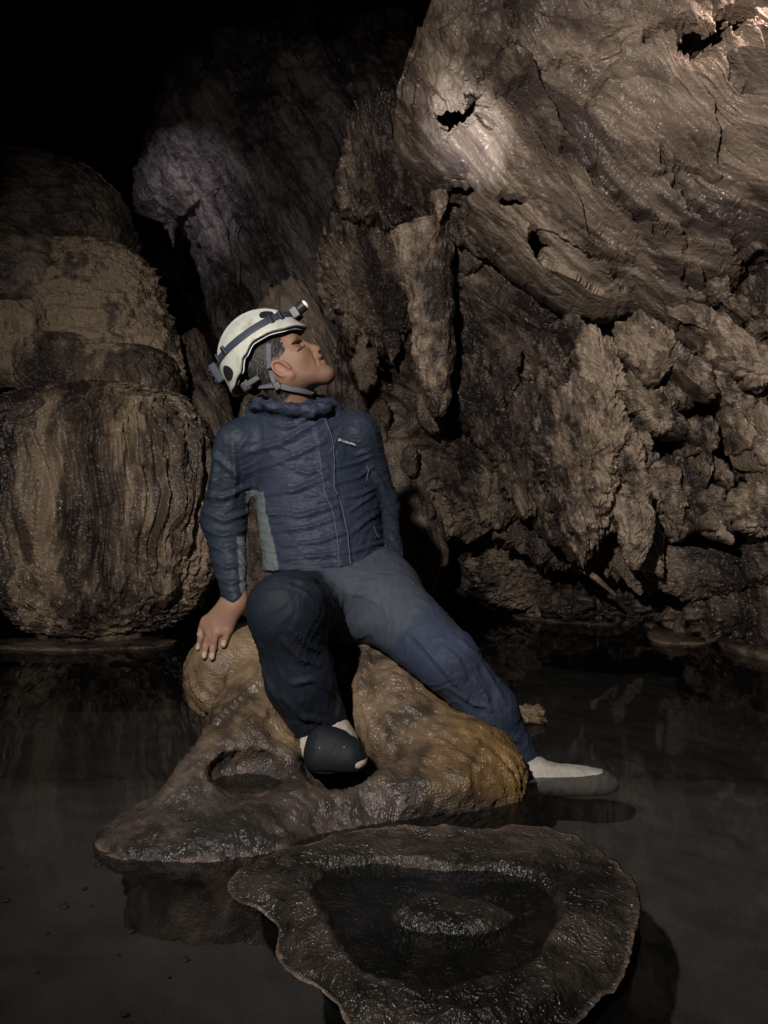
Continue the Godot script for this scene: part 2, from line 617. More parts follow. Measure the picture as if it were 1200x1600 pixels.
func nets(f: Field, lo: Vector3, hi: Vector3, cell: float) -> Array:
	# [vertices, indices] of the surface f = 0, one vertex in each crossed cell
	var nx := int(ceil((hi.x - lo.x) / cell / 4.0)) * 4 + 1
	var ny := int(ceil((hi.y - lo.y) / cell / 4.0)) * 4 + 1
	var nz := int(ceil((hi.z - lo.z) / cell / 4.0)) * 4 + 1
	var val := PackedFloat32Array()
	val.resize(nx * ny * nz)
	val.fill(99.0)
	var at := PackedInt32Array()
	at.resize(nx * ny * nz)
	at.fill(-1)
	var sy := nx
	var sz := nx * ny
	var blocks := PackedInt32Array()
	var near := cell * 3.47 * 1.3
	for bz in range(0, nz - 1, 4):
		for by in range(0, ny - 1, 4):
			for bx in range(0, nx - 1, 4):
				if absf(f.d(lo + Vector3(bx + 2, by + 2, bz + 2) * cell)) > near:
					continue
				blocks.append_array(PackedInt32Array([bx, by, bz]))
				for z in range(bz, bz + 5):
					for y in range(by, by + 5):
						for x in range(bx, bx + 5):
							var i := x + y * sy + z * sz
							if val[i] == 99.0:
								val[i] = f.d(lo + Vector3(x, y, z) * cell)
	var v := PackedVector3Array()
	for b in range(0, blocks.size(), 3):
		for z in range(blocks[b + 2], blocks[b + 2] + 4):
			for y in range(blocks[b + 1], blocks[b + 1] + 4):
				for x in range(blocks[b], blocks[b] + 4):
					var i := x + y * sy + z * sz
					var inside := 0
					for k in 8:
						if val[i + (k & 1) + ((k >> 1) & 1) * sy + (k >> 2) * sz] < 0.0:
							inside += 1
					if inside == 0 or inside == 8:
						continue
					var sum := Vector3.ZERO
					var cnt := 0
					for e in 12:
						var ax := e / 4
						var u := e & 1
						var w := (e >> 1) & 1
						var p0 := Vector3i(0, u, w) if ax == 0 else Vector3i(u, 0, w) if ax == 1 else Vector3i(u, w, 0)
						var p1 := p0
						p1[ax] = 1
						var v0 := val[i + p0.x + p0.y * sy + p0.z * sz]
						var v1 := val[i + p1.x + p1.y * sy + p1.z * sz]
						if (v0 < 0.0) != (v1 < 0.0):
							sum += Vector3(p0).lerp(Vector3(p1), v0 / (v0 - v1))
							cnt += 1
					at[i] = v.size()
					v.append(lo + (Vector3(x, y, z) + sum / cnt) * cell)
	var idx := PackedInt32Array()
	for b in range(0, blocks.size(), 3):
		for z in range(maxi(1, blocks[b + 2]), blocks[b + 2] + 4):
			for y in range(maxi(1, blocks[b + 1]), blocks[b + 1] + 4):
				for x in range(maxi(1, blocks[b]), blocks[b] + 4):
					var i := x + y * sy + z * sz
					if at[i] < 0:
						continue
					var s := val[i] < 0.0
					if s != (val[i + 1] < 0.0):
						quad(idx, at[i], at[i - sy], at[i - sy - sz], at[i - sz], s)
					if s != (val[i + sy] < 0.0):
						quad(idx, at[i], at[i - sz], at[i - sz - 1], at[i - 1], s)
					if s != (val[i + sz] < 0.0):
						quad(idx, at[i], at[i - 1], at[i - 1 - sy], at[i - sy], s)
	return [v, idx]


func quad(idx: PackedInt32Array, a: int, b: int, c: int, d: int, turn: bool) -> void:
	if a < 0 or b < 0 or c < 0 or d < 0:
		return
	if turn:
		idx.append_array(PackedInt32Array([a, c, b, a, d, c]))
	else:
		idx.append_array(PackedInt32Array([a, b, c, a, c, d]))


func vertex_normals(v: PackedVector3Array, idx: PackedInt32Array) -> PackedVector3Array:
	var n := PackedVector3Array()
	n.resize(v.size())
	for i in range(0, idx.size(), 3):
		var cr := (v[idx[i + 2]] - v[idx[i]]).cross(v[idx[i + 1]] - v[idx[i]])
		n[idx[i]] += cr
		n[idx[i + 1]] += cr
		n[idx[i + 2]] += cr
	for i in n.size():
		n[i] = n[i].normalized()
	return n


func strip(line: PackedVector3Array, width: float, thick: float, out: Vector3) -> ArrayMesh:
	# a flat band with thickness along a line; out is the side it shows
	var v := PackedVector3Array()
	var n := line.size()
	for i in n:
		var t := (line[mini(n - 1, i + 1)] - line[maxi(0, i - 1)]).normalized()
		var s := t.cross(out).normalized()
		var o := s.cross(t).normalized()
		for k in 8:
			var a := TAU * (k + 0.5) / 8.0
			v.append(line[i] + s * (cos(a) * width * 0.54) + o * (sin(a) * thick * 0.54))
	var idx := grid_index(n, 8, true)
	for e in [0, (n - 1) * 8]:
		for k in range(1, 7):
			idx.append_array(PackedInt32Array([e, e + k, e + k + 1] if e == 0 else [e, e + k + 1, e + k]))
	return arrays_mesh(v, idx, PackedColorArray())


# ------------------------------------------------------------------ the cave
func v2(a: Array) -> Array:
	var out := []
	for i in range(0, a.size(), 2):
		out.append(Vector2(a[i], a[i + 1]))
	return out


func build_cave() -> void:
	var diag := Vector3(0.8, -0.6, 0.0).normalized()
	# far walls and the roof, hardly lit
	var far_wall := put("far_wall", lobe(v2([-420, -420, 200, -480, 760, -420, 820, 300, 780, 960, 300, 1000, -420, 1000, -460, 300]), {"d": 15.0, "t": 0.25, "p": 5.0, "pal": "brown", "big": 0.3, "big_f": 1.1, "crinkle": 0.06, "crinkle_f": 3.0, "res": 0.07, "edge": 0.05}), mats.rock_smooth)
	structure(far_wall, "dark far wall of the cave behind the passage")
	var roof := put("cave_roof", lobe(v2([230, -260, 460, -300, 800, -260, 780, 40, 660, 190, 545, 225, 420, 215, 300, 190, 215, 80]), {"d": 8.2, "lean": 0.0014, "t": 0.6, "pal": "brown", "big": 0.3, "big_f": 1.3, "crinkle": 0.09, "crinkle_f": 2.4, "res": 0.024, "cuts": [[450, 190, 20, 26, 10, 0.2], [560, 125, 40, 8, 8, 0.15], [18, 0.12, Vector2(470, 150), Vector2(540, 180), Vector2(590, 200)], [420, 60, 14, 60, 0, 0.2], [505, 40, 12, 50, 0, 0.2]]}), mats.rock_smooth)
	structure(roof, "dark cave roof sinking towards the back")
	var roof_rock := put("hanging_rock", lobe(v2([432, -60, 500, -60, 498, 20, 492, 52, 462, 62, 436, 46, 428, 0]), {"d": 7.5, "t": 0.15, "pal": "brown", "big": 0.05, "big_f": 6.0, "crinkle": 0.03, "pop": 0.012, "back": 0.5}), mats.rock)
	tag(roof_rock, "rough dark rock hanging from the cave roof at the top edge", "rock")
	# pale bulge of the roof over the passage
	var bulge := put("roof_bulge", lobe(v2([214, 312, 217, 268, 232, 214, 250, 150, 300, 90, 420, 50, 560, 80, 650, 150, 650, 300, 600, 430, 570, 540, 490, 610, 400, 610, 350, 570, 334, 500, 320, 430, 303, 380, 288, 356, 268, 362, 252, 346, 232, 336]), {"mid": Vector2(430, 300), "d": 6.2, "turn": -0.0002, "t": 0.4, "p": 2.0, "pal": "grey", "streak": 0.8, "big": 0.12, "big_f": 2.2, "crinkle": 0.01, "crinkle_f": 7.0, "flow": 0.014, "flow_f": 8.0, "sheets": 0.03, "sheets_f": 5.0, "dir": Vector3(0.5, -0.85, 0).normalized(), "back": 0.6, "edge": 0.008, "res": 0.01, "cuts": [[12, 0.05, Vector2(275, 250), Vector2(290, 275), Vector2(305, 310)], [12, 0.07, Vector2(340, 250), Vector2(360, 290), Vector2(400, 300)], [14, 0.1, Vector2(400, 400), Vector2(440, 380), Vector2(490, 400)], [14, 0.1, Vector2(350, 420), Vector2(380, 460), Vector2(390, 540)], [16, 0.12, Vector2(420, 170), Vector2(470, 150), Vector2(540, 190)]]}), mats.rock_smooth)
	structure(bulge, "pale grey bulge of the cave roof beside the dark passage")
	for s in [
		[[268, 350, 269, 366, 271, 386], [0.045, 0.02, 0.004], 5.95, "small pointed stalactite at the left corner of the pale bulge"],
		[[370, 410, 372, 430, 373, 446], [0.03, 0.013, 0.003], 5.8, "short thin stalactite under the middle of the pale bulge"],
		[[415, 440, 415, 466, 414, 492], [0.05, 0.03, 0.004], 5.75, "thin dark stalactite straight above the helmet"],
		[[352, 180, 360, 205, 360, 240], [0.07, 0.045, 0.006], 5.9, "dark blunt stalactite over the top of the pale bulge"],
	]:
		var ax := []
		for i in range(0, s[0].size(), 2):
			ax.append(wp(s[0][i], s[0][i + 1], s[2]))
		tag(put("stalactite", spike(ax, s[1], {"pal": "grey", "big": 0.01, "big_f": 14.0, "crinkle": 0.006, "crinkle_f": 18.0, "steps": 40, "sides": 32}), mats.rock), s[3], "stalactite", "stalactites")
	# rock behind the caver
	var behind := put("rear_wall", lobe(v2([400, 470, 440, 440, 480, 450, 520, 520, 560, 600, 600, 680, 650, 700, 680, 800, 680, 930, 560, 960, 380, 960, 360, 800, 380, 660]), {"d": 4.3, "t": 0.14, "p": 3.0, "pal": "brown", "bias": 0.1, "big": 0.09, "big_f": 2.4, "flow": 0.02, "dir": Vector3(0.35, -1, 0).normalized(), "flow_f": 5.0, "back": 0.5, "res": 0.01}), mats.rock_smooth)
	structure(behind, "dark smooth rear wall straight behind the caver")
	var slope := put("passage_slope", lobe(v2([275, 560, 310, 520, 345, 600, 372, 690, 350, 760, 310, 800, 270, 720]), {"d": 4.6, "t": 0.14, "pal": "brown", "big": 0.05, "flow": 0.015, "dir": Vector3(0.5, -0.9, 0).normalized()}), mats.rock_smooth)
	structure(slope, "dark sloping rock in the passage left of the helmet")

	# the cave goes on outside the picture
	structure(put("side_wall", lobe(v2([1260, -260, 1700, -420, 2500, -300, 2700, 300, 2500, 1000, 1900, 1120, 1450, 1070, 1270, 930, 1290, 500]), {"d": 3.1, "turn": -0.0006, "t": 0.2, "p": 3.0, "pal": "brown", "big": 0.2, "big_f": 1.6, "sheets": 0.06, "sheets_f": 4.0, "crinkle": 0.03, "crinkle_f": 5.0, "dir": diag, "res": 0.022, "back": 0.6}), mats.rock), "brown cave wall going on to the right of the overhang")
	structure(put("upper_roof", lobe(v2([250, -270, 900, -170, 1700, -280, 2300, -1300, 800, -1700, -700, -1300]), {"d": 3.3, "lean": 0.0009, "t": 0.2, "p": 3.0, "n": Vector3(0, -0.6, 1), "pal": "brown", "big": 0.2, "big_f": 1.4, "crinkle": 0.04, "crinkle_f": 4.0, "res": 0.03, "back": 0.6}), mats.rock), "dark cave roof high above the overhang")
	structure(put("left_wall", lobe(v2([-1000, -500, -400, -420, -150, -200, -90, 400, -110, 1010, -500, 1080, -1000, 1090, -1300, 300]), {"d": 4.3, "turn": 0.0006, "t": 0.2, "p": 3.0, "pal": "brown", "big": 0.2, "big_f": 1.6, "flow": 0.04, "dir": Vector3.DOWN, "res": 0.025, "back": 0.6}), mats.rock_smooth), "dark cave wall going on to the left of the formation")
	build_right_wall(diag)
	build_left_formation()


func build_right_wall(diag: Vector3) -> void:
	var wall := base("cave_wall")
	structure(wall, "crusted brown limestone wall on the right with drapes and cracks")
	var slack := Vector3(0.32, -1.0, 0.0).normalized()
	# the wall's own surface, behind the lobes
	put("wall_face", lobe(v2([560, 330, 700, 280, 900, 360, 1340, 330, 1380, 640, 1360, 930, 1180, 945, 1000, 905, 880, 880, 790, 830, 700, 830, 620, 800, 580, 560]), {"off": -0.12, "t": 0.12, "p": 6.0, "pal": "brown", "big": 0.14, "big_f": 2.6, "crinkle": 0.08, "crinkle_f": 5.0, "res": 0.0065, "back": 0.4,
		"cuts": [[592, 580, 34, 30, 0, 0.5], [735, 470, 18, 34, -10, 0.25]]}), mats.rock, wall)
	# the great overhanging block with its slanting flow lines
	put("overhang", lobe(v2([705, -120, 676, 20, 645, 92, 624, 160, 618, 212, 630, 256, 662, 286, 690, 308, 722, 352, 770, 404, 830, 452, 880, 486, 935, 500, 985, 492, 1030, 515, 1085, 505, 1130, 470, 1180, 430, 1330, 400, 1400, 120, 1360, -160, 1000, -190]), {"mid": Vector2(960, 170), "off": 0.25, "t": 0.55, "p": 2.0, "n": Vector3(-0.14, -0.06, 1.0), "pal": "flow", "streak": 0.8, "big": 0.07, "big_f": 2.4, "flow": 0.014, "flow_f": 12.0, "along": 0.7, "warp": 0.09, "dir": diag, "sheets": 0.075, "sheets_f": 5.5, "fine": 0.06, "calm": 0.85, "crinkle": 0.004, "crinkle_f": 13.0, "res": 0.0052, "back": 0.6, "edge": 0.006,
		"cuts": [[703, 180, 30, 20, 20, 0.28], [734, 158, 16, 36, 28, 0.28], [716, 296, 30, 11, -12, 0.22], [716, 328, 15, 30, -35, 0.2], [803, 311, 17, 11, 10, 0.1], [838, 371, 11, 29, -22, 0.09], [1086, 64, 30, 26, 20, 0.25], [1135, 42, 42, 16, -24, 0.25],
			[10, 0.12, Vector2(735, 140), Vector2(772, 112), Vector2(800, 84), Vector2(806, 40), Vector2(800, -10)], [9, 0.09, Vector2(745, 176), Vector2(790, 150), Vector2(850, 112), Vector2(900, 88)], [8, 0.08, Vector2(650, 274), Vector2(700, 276), Vector2(730, 264)],
			[12, 0.1, Vector2(1000, 80), Vector2(1030, 48), Vector2(1060, 40)], [8, 0.08, Vector2(1130, 90), Vector2(1150, 130), Vector2(1172, 140)], [14, 0.14, Vector2(1140, 370), Vector2(1170, 410), Vector2(1205, 455)], [8, 0.08, Vector2(1030, 230), Vector2(1060, 270), Vector2(1090, 330), Vector2(1130, 350), Vector2(1150, 380)],
			[8, 0.08, Vector2(860, 210), Vector2(920, 270), Vector2(990, 330), Vector2(1040, 360)], [8, 0.07, Vector2(800, 270), Vector2(880, 350), Vector2(960, 420), Vector2(1000, 470)], [8, 0.07, Vector2(720, 330), Vector2(800, 410), Vector2(870, 460)], [8, 0.08, Vector2(1075, 350), Vector2(1078, 440), Vector2(1090, 480)], [9, 0.06, Vector2(690, 240), Vector2(704, 210), Vector2(740, 190)]]}), mats.rock_flow, wall)
	# inner walls of the cavities in the overhang
	put("cavity_wall", lobe(v2([650, 120, 790, 110, 880, 300, 870, 420, 700, 370, 650, 240]), {"off": 0.22, "t": 0.06, "p": 4.0, "pal": "brown", "big": 0.05, "crinkle": 0.02, "back": 0.05}), mats.rock, wall)
	put("cavity_wall", lobe(v2([1030, 0, 1190, -10, 1200, 110, 1060, 120]), {"off": 0.42, "t": 0.06, "p": 4.0, "pal": "brown", "big": 0.05, "crinkle": 0.02, "back": 0.05}), mats.rock, wall)
	# lobes and drapes, from the back to the front: outline, settings
	var S := {"edge": 0.022, "p": 3.0, "fine": 0.05, "flow": 0.016, "flow_f": 12.0, "dir": slack, "crinkle": 0.014, "crinkle_f": 11.0, "big": 0.04, "big_f": 4.5, "sheets": 0.016, "sheets_f": 11.0, "pop": 0.009, "pop_f": 26.0}
	var lobes := [
		# hanging mass left of the overhang and the popcorn mass under it
		["drapery", [548, 190, 580, 160, 622, 165, 640, 230, 662, 285, 690, 312, 668, 340, 636, 348, 616, 368, 598, 362, 582, 344, 556, 350, 540, 330, 530, 300, 540, 250], {"off": 0.1, "t": 0.2, "pal": "brown", "flow": 0.03, "flow_f": 10.0, "dir": Vector3(0.1, -1, 0).normalized()}],
		["popcorn_mass", [520, 330, 560, 350, 610, 362, 660, 340, 705, 372, 716, 430, 690, 480, 648, 470, 636, 520, 622, 556, 606, 548, 592, 562, 576, 540, 556, 534, 536, 500, 516, 470, 506, 400], {"off": 0.0, "t": 0.22, "pal": "brown", "pop": 0.02, "pop_f": 34.0, "flow": 0.015, "crinkle": 0.02}],
		["drip_edge", [500, 380, 520, 360, 545, 440, 556, 500, 560, 545, 548, 552, 530, 510, 512, 480, 498, 440], {"off": -0.08, "t": 0.12, "pal": "brown", "flow": 0.02}],
		["slanting_face", [708, 345, 760, 395, 830, 455, 880, 510, 880, 580, 830, 620, 770, 610, 728, 560, 716, 500, 712, 430], {"off": 0.02, "t": 0.12, "pal": "brown", "flow": 0.025, "dir": diag, "bias": 0.1}],
		["rib", [716, 560, 748, 572, 778, 612, 792, 660, 780, 700, 768, 714, 744, 694, 720, 660, 708, 610], {"off": 0.1, "t": 0.13, "pal": "brown", "flow": 0.025}],
		["flowstone", [604, 700, 640, 684, 700, 680, 744, 690, 776, 726, 800, 776, 808, 808, 770, 824, 720, 814, 690, 842, 668, 836, 650, 858, 636, 826, 616, 808, 606, 760], {"off": -0.1, "t": 0.16, "pal": "brown", "bias": 0.15, "flow": 0.035, "flow_f": 12.0, "dir": Vector3(0, -1, 0)}],
		["arch", [738, 734, 768, 720, 796, 756, 810, 800, 790, 816, 752, 824, 740, 800, 730, 764], {"off": 0.0, "t": 0.1, "pal": "brown", "flow": 0.02, "bias": 0.15, "dir": Vector3(0, -1, 0)}],
		["pillar", [812, 604, 836, 606, 846, 650, 842, 700, 848, 748, 838, 790, 818, 806, 800, 780, 780, 738, 774, 690, 788, 646], {"off": 0.16, "t": 0.14, "pal": "brown", "flow": 0.03, "flow_f": 11.0, "bias": 0.05}],
		["fold", [838, 770, 856, 790, 862, 830, 858, 838, 846, 826, 836, 800], {"off": 0.12, "t": 0.06, "pal": "brown"}],
		# the great drape over the water
		["great_drape", [846, 640, 872, 590, 918, 574, 962, 610, 975, 680, 960, 740, 946, 800, 930, 846, 902, 872, 882, 862, 868, 826, 852, 772, 842, 720, 834, 680], {"off": 0.3, "t": 0.24, "pal": "tan", "bias": 0.08, "flow": 0.03, "flow_f": 8.0}],
		["side_drape", [940, 700, 990, 690, 1030, 730, 1040, 790, 1010, 820, 975, 812, 950, 830, 934, 800, 930, 750], {"off": 0.24, "t": 0.14, "pal": "tan"}],
		# tongues and plates of the upper right
		["tongue", [902, 528, 940, 520, 966, 560, 972, 612, 960, 640, 944, 656, 926, 630, 906, 590], {"off": 0.36, "t": 0.12, "pal": "tan", "bias": 0.15}],
		["tongue", [960, 590, 1004, 600, 1050, 630, 1066, 660, 1056, 686, 1030, 676, 1004, 650, 972, 640], {"off": 0.36, "t": 0.08, "pal": "tan", "bias": 0.1}],
		["tongue", [968, 508, 1010, 500, 1060, 540, 1100, 580, 1112, 612, 1090, 622, 1060, 590, 1042, 584, 1026, 604, 1000, 590, 980, 550], {"off": 0.4, "t": 0.1, "pal": "tan", "bias": 0.15}],
		["plate", [1040, 498, 1070, 482, 1120, 494, 1172, 530, 1230, 590, 1250, 640, 1200, 596, 1150, 584, 1118, 560, 1080, 512], {"off": 0.42, "t": 0.1, "pal": "tan", "bias": 0.2, "crinkle": 0.008}],
		["plate", [1118, 496, 1150, 510, 1200, 560, 1260, 600, 1270, 650, 1220, 600, 1170, 596, 1130, 560], {"off": 0.48, "t": 0.07, "pal": "tan", "bias": 0.25, "crinkle": 0.008}],
		["plate", [1072, 444, 1110, 432, 1160, 470, 1180, 500, 1160, 506, 1120, 480, 1080, 478], {"off": 0.4, "t": 0.08, "pal": "tan", "bias": 0.1}],
		["plate", [1160, 440, 1240, 420, 1290, 500, 1270, 580, 1200, 550, 1170, 500], {"off": 0.4, "t": 0.12, "pal": "tan"}],
		["rib", [1078, 650, 1104, 656, 1118, 690, 1108, 730, 1100, 758, 1090, 736, 1080, 700], {"off": 0.34, "t": 0.07, "pal": "tan", "bias": 0.25}],
		["rib", [1156, 668, 1174, 672, 1184, 700, 1190, 730, 1178, 724, 1164, 700], {"off": 0.4, "t": 0.05, "pal": "tan", "bias": 0.25}],
		["rib", [1184, 640, 1210, 650, 1216, 720, 1204, 760, 1192, 700], {"off": 0.42, "t": 0.06, "pal": "tan", "bias": 0.2}],
		["knob", [1020, 740, 1060, 720, 1096, 756, 1100, 806, 1070, 836, 1040, 836, 1016, 800], {"off": 0.26, "t": 0.12, "pal": "tan", "bias": -0.1}],
		["bulb", [1142, 786, 1200, 752, 1280, 760, 1300, 830, 1230, 844, 1180, 836, 1152, 826], {"off": 0.36, "t": 0.16, "pal": "tan", "bias": -0.05}],
		["flake", [1100, 804, 1116, 802, 1134, 828, 1150, 844, 1142, 850, 1116, 828], {"off": 0.42, "t": 0.03, "pal": "tan", "bias": 0.5, "crinkle": 0.003, "big": 0.005, "flow": 0.003}],
		["ledge", [1004, 880, 1050, 856, 1120, 862, 1190, 850, 1280, 862, 1290, 905, 1200, 912, 1120, 918, 1086, 934, 1040, 920], {"off": 0.16, "t": 0.14, "pal": "brown"}],
		["footing", [1088, 930, 1130, 914, 1200, 906, 1290, 912, 1310, 1000, 1200, 1008, 1120, 998, 1092, 984, 1084, 954], {"off": 0.12, "t": 0.16, "pal": "brown", "flow": 0.03, "flow_f": 9.0}],
		["recess", [760, 830, 850, 830, 960, 880, 1060, 900, 1090, 960, 1000, 976, 900, 962, 800, 946, 740, 900], {"off": -0.42, "t": 0.05, "pal": "brown", "big": 0.1, "big_f": 5.0, "crinkle": 0.06}],
	]
	for l in lobes:
		put(l[0], lobe(v2(l[1]), S.merged(l[2], true).merged({"t": float(l[2].t) * 0.72}, true)), mats.rock_flow, wall)
	# many small crusts and drips on the wall
	var rng := RandomNumberGenerator.new()
	rng.seed = 77
	for i in 64:
		var x := rng.randf_range(850, 1230)
		var y := rng.randf_range(500, 840)
		if i > 48:
			x = rng.randf_range(540, 800)
			y = rng.randf_range(380, 800)
		var w := rng.randf_range(9, 26)
		var h := w * rng.randf_range(1.6, 3.4)
		var tilt := rng.randf_range(-0.6, -0.15) if i <= 48 else rng.randf_range(-0.2, 0.1)
		var pts := []
		for k in 7:
			var a := TAU * k / 7.0
			var q := Vector2(cos(a) * w * rng.randf_range(0.6, 1.2), sin(a) * h * (0.55 if sin(a) < 0.0 else 1.0) * rng.randf_range(0.7, 1.2))
			pts.append(Vector2(x, y) + q.rotated(tilt))
		put("crust", lobe(pts, {"off": rng.randf_range(0.06, 0.16) + (0.22 if i <= 48 else 0.04), "t": w * 0.0022, "p": 3.0, "pal": "tan" if i <= 48 else "brown", "bias": rng.randf_range(-0.15, 0.25), "big": 0.02, "big_f": 9.0, "crinkle": 0.014, "crinkle_f": 16.0, "res": 0.007, "skirt": 3, "back": 0.2, "edge": 0.01}), mats.rock, wall)
	# stalactites of their own
	for s in [
		[[655, 360, 668, 425, 674, 480, 678, 540, 682, 600, 685, 652], [0.16, 0.12, 0.108, 0.1, 0.078, 0.03], 3.68, "largest stalactite, broad with a blunt tip, hanging right of the caver's face", "tan", -0.05],
		[[990, 770, 992, 810, 994, 850, 990, 890], [0.075, 0.078, 0.07, 0.02], 3.32, "stubby ochre pendant low over the water on the right", "tan", 0.1],
		[[686, 300, 688, 320, 686, 346], [0.04, 0.025, 0.006], 3.5, "small yellowish stalactite under the bright lip of the overhang", "tan", 0.3],
		[[650, 800, 652, 830, 651, 862], [0.035, 0.028, 0.005], 4.25, "thin drip below the fluted flowstone beside the caver's left arm", "brown", 0.2],
		[[676, 810, 678, 840, 679, 866], [0.03, 0.02, 0.004], 4.3, "second thin drip below the fluted flowstone, nearer the water's middle", "brown", 0.2],
		[[612, 520, 614, 545, 612, 566], [0.04, 0.03, 0.006], 3.95, "short stalactite tip over the black hollow left of the large stalactite", "brown", 0.1],
		[[1166, -30, 1172, 10, 1178, 44], [0.06, 0.04, 0.008], 2.62, "pale stalactite in the bright top right corner", "tan", 0.4],
	]:
		var ax := []
		for i in range(0, s[0].size(), 2):
			ax.append(wp(s[0][i], s[0][i + 1], s[2]))
		tag(put("stalactite", spike(ax, s[1], {"pal": s[4], "bias": s[5], "big": 0.03, "big_f": 7.0, "flow": 0.01, "dir": Vector3.DOWN, "pop": 0.008, "steps": 70, "sides": 90}), mats.rock), s[3], "stalactite", "stalactites")
	# lower shore under the wall
	var shore := put("shore_slope", lobe(v2([590, 850, 640, 846, 700, 856, 760, 876, 800, 912, 830, 946, 760, 948, 680, 946, 600, 950]), {"d": 5.0, "turn": -0.002, "t": 0.2, "pal": "brown", "bias": -0.1, "big": 0.05, "flow": 0.02, "dir": Vector3(0.7, -0.7, 0).normalized(), "n": Vector3(0, 0.5, 1)}), mats.rock_wet)
	structure(shore, "brown rock slope running into the far water")
	rng.seed = 5
	var told := ["left end of the rubble, against the slope", "dark lump beside the leftmost rubble", "upper block of the rubble under the great drape", "low block touching the water below the great drape", "ribbed block in the middle of the rubble", "block leaning under the stubby pendant", "small block at the water's edge left of the shelf", "block high in the dark recess", "last block of the rubble before the footing", "squat block behind the shelfstone"]
	var spots := [[800, 905, 30, 24], [832, 925, 26, 18], [872, 905, 34, 26], [890, 945, 36, 18], [925, 925, 34, 26], [962, 915, 28, 22], [985, 950, 34, 18], [1005, 912, 30, 22], [1045, 935, 34, 26], [1060, 960, 26, 18]]
	for i in spots.size():
		var q: Array = spots[i]
		var d := minf(on_water(q[0], q[1] + q[3] + 8.0).z * -1.0, 5.2)
		tag(put("rubble_rock", boulder(wp(q[0], q[1], d), Vector3(q[2], q[3], 30) * d / FOCAL * 1.15, 100 + i, "brown", mats.rock_wet), mats.rock_wet), "wet brown rock, " + told[i], "rock", "rubble along the shore")
	# a stick-like broken straw that lies on the rubble
	tag(put("fallen_straw", spike([wp(908, 888, 3.86), wp(932, 904, 3.84), wp(962, 930, 3.82)], [0.014, 0.017, 0.008], {"pal": "tan", "bias": 0.1, "big": 0.006, "big_f": 20.0, "steps": 24, "sides": 16}), mats.rock_wet), "pale broken straw lying aslant on the shore rubble", "stalactite")
	tag(put("fallen_straw", spike([wp(1042, 905, 3.72), wp(1060, 925, 3.7), wp(1082, 940, 3.68)], [0.008, 0.013, 0.006], {"pal": "tan", "bias": 0.1, "big": 0.006, "big_f": 20.0, "steps": 24, "sides": 16}), mats.rock_wet), "curved pale straw leaning left of the ribbed wall footing", "stalactite")
	# thin shelves that grow at the water line
	shelf("shelfstone", [1012, 990, 1030, 978, 1070, 974, 1110, 982, 1136, 994, 1110, 1003, 1060, 1004, 1022, 1000], 0.012, "flat shelfstone disc at the water line by the wall footing")
	shelf("shelfstone", [1120, 1000, 1180, 986, 1290, 984, 1330, 1010, 1280, 1030, 1200, 1022, 1150, 1012], 0.03, "brown shelfstone ledge at the right edge of the water")
	shelf("shelfstone", [980, 968, 1030, 962, 1080, 966, 1070, 974, 1020, 976], 0.014, "thin shelfstone strip behind the round disc")
	shelf("shelfstone", [800, 962, 860, 955, 940, 962, 1000, 968, 960, 974, 870, 970], 0.012, "long thin shelfstone strip along the foot of the rubble")
	tag(put("stalagmite", spike([on_water(1062, 992) + Vector3(0, 0.0, 0), on_water(1062, 992) + Vector3(-0.005, 0.035, 0), on_water(1062, 992) + Vector3(-0.01, 0.085, 0)], [0.06, 0.03, 0.012], {"pal": "brown", "big": 0.006, "big_f": 15.0, "steps": 24, "sides": 32}), mats.rock_wet), "little stalagmite stump standing on the shelfstone disc", "stalagmite")


func shelf(called: String, outline: Array, h: float, label: String) -> void:
	tag(put(called, plate_mesh(v2(outline), h, "brown"), mats.rock_wet), label, "shelfstone", "shelfstone at the water line")


func plate_mesh(pts: Array, h: float, pal: String) -> ArrayMesh:
	var ring := curve(pts, true, 3.0)
	var c := Vector3.ZERO
	var rim := PackedVector3Array()
	for q in ring:
		var b := on_water(q.x, q.y, h)
		rim.append(b)
		c += b
	c /= rim.size()
	var v := PackedVector3Array()
	var col := PackedColorArray()
	for r in 20:
		for b in rim:
			var s := minf(1.0, r / 14.0)
			var p := c.lerp(b + (b - c).normalized() * 0.012 * noise_b.get_noise_3dv(b * 12.0), s)
			p.y = h + 0.006 * sqrt(maxf(0.0, 1.0 - s * s)) + 0.008 * noise_b.get_noise_3dv(p * 14.0)
			if r > 14:
				var k := (r - 14) / 5.0
				p = p.lerp(c, 0.12 * k)
				p.y -= (h + 0.06) * k
			v.append(p)
			col.append(rock_color(p, pal))
	return arrays_mesh(v, grid_index(20, rim.size(), true), col, Vector3.UP)


func boulder(c: Vector3, radii: Vector3, seed_: int, pal: String, _m: Material, n := 40) -> ArrayMesh:
	var v := PackedVector3Array()
	var col := PackedColorArray()
	var shift := Vector3(seed_ * 3.7, seed_ * 1.3, seed_ * 2.1)
	for r in n + 1:
		var a := PI * r / n
		for k in n * 2:
			var b := TAU * k / (n * 2)
			var dir := Vector3(sin(a) * cos(b), cos(a), sin(a) * sin(b))
			var s := 1.0 + 0.42 * noise_b.get_noise_3dv(dir * 1.1 + shift) + 0.12 * ridge(dir * 2.6 + shift)
			var p := c + dir * radii * s
			v.append(p + dir * minf(0.012, radii.x * 0.12) * ridge(p * minf(60.0, 1.6 / radii.x)))
			col.append(rock_color(p, pal))
	return arrays_mesh(v, grid_index(n + 1, n * 2, true), col)


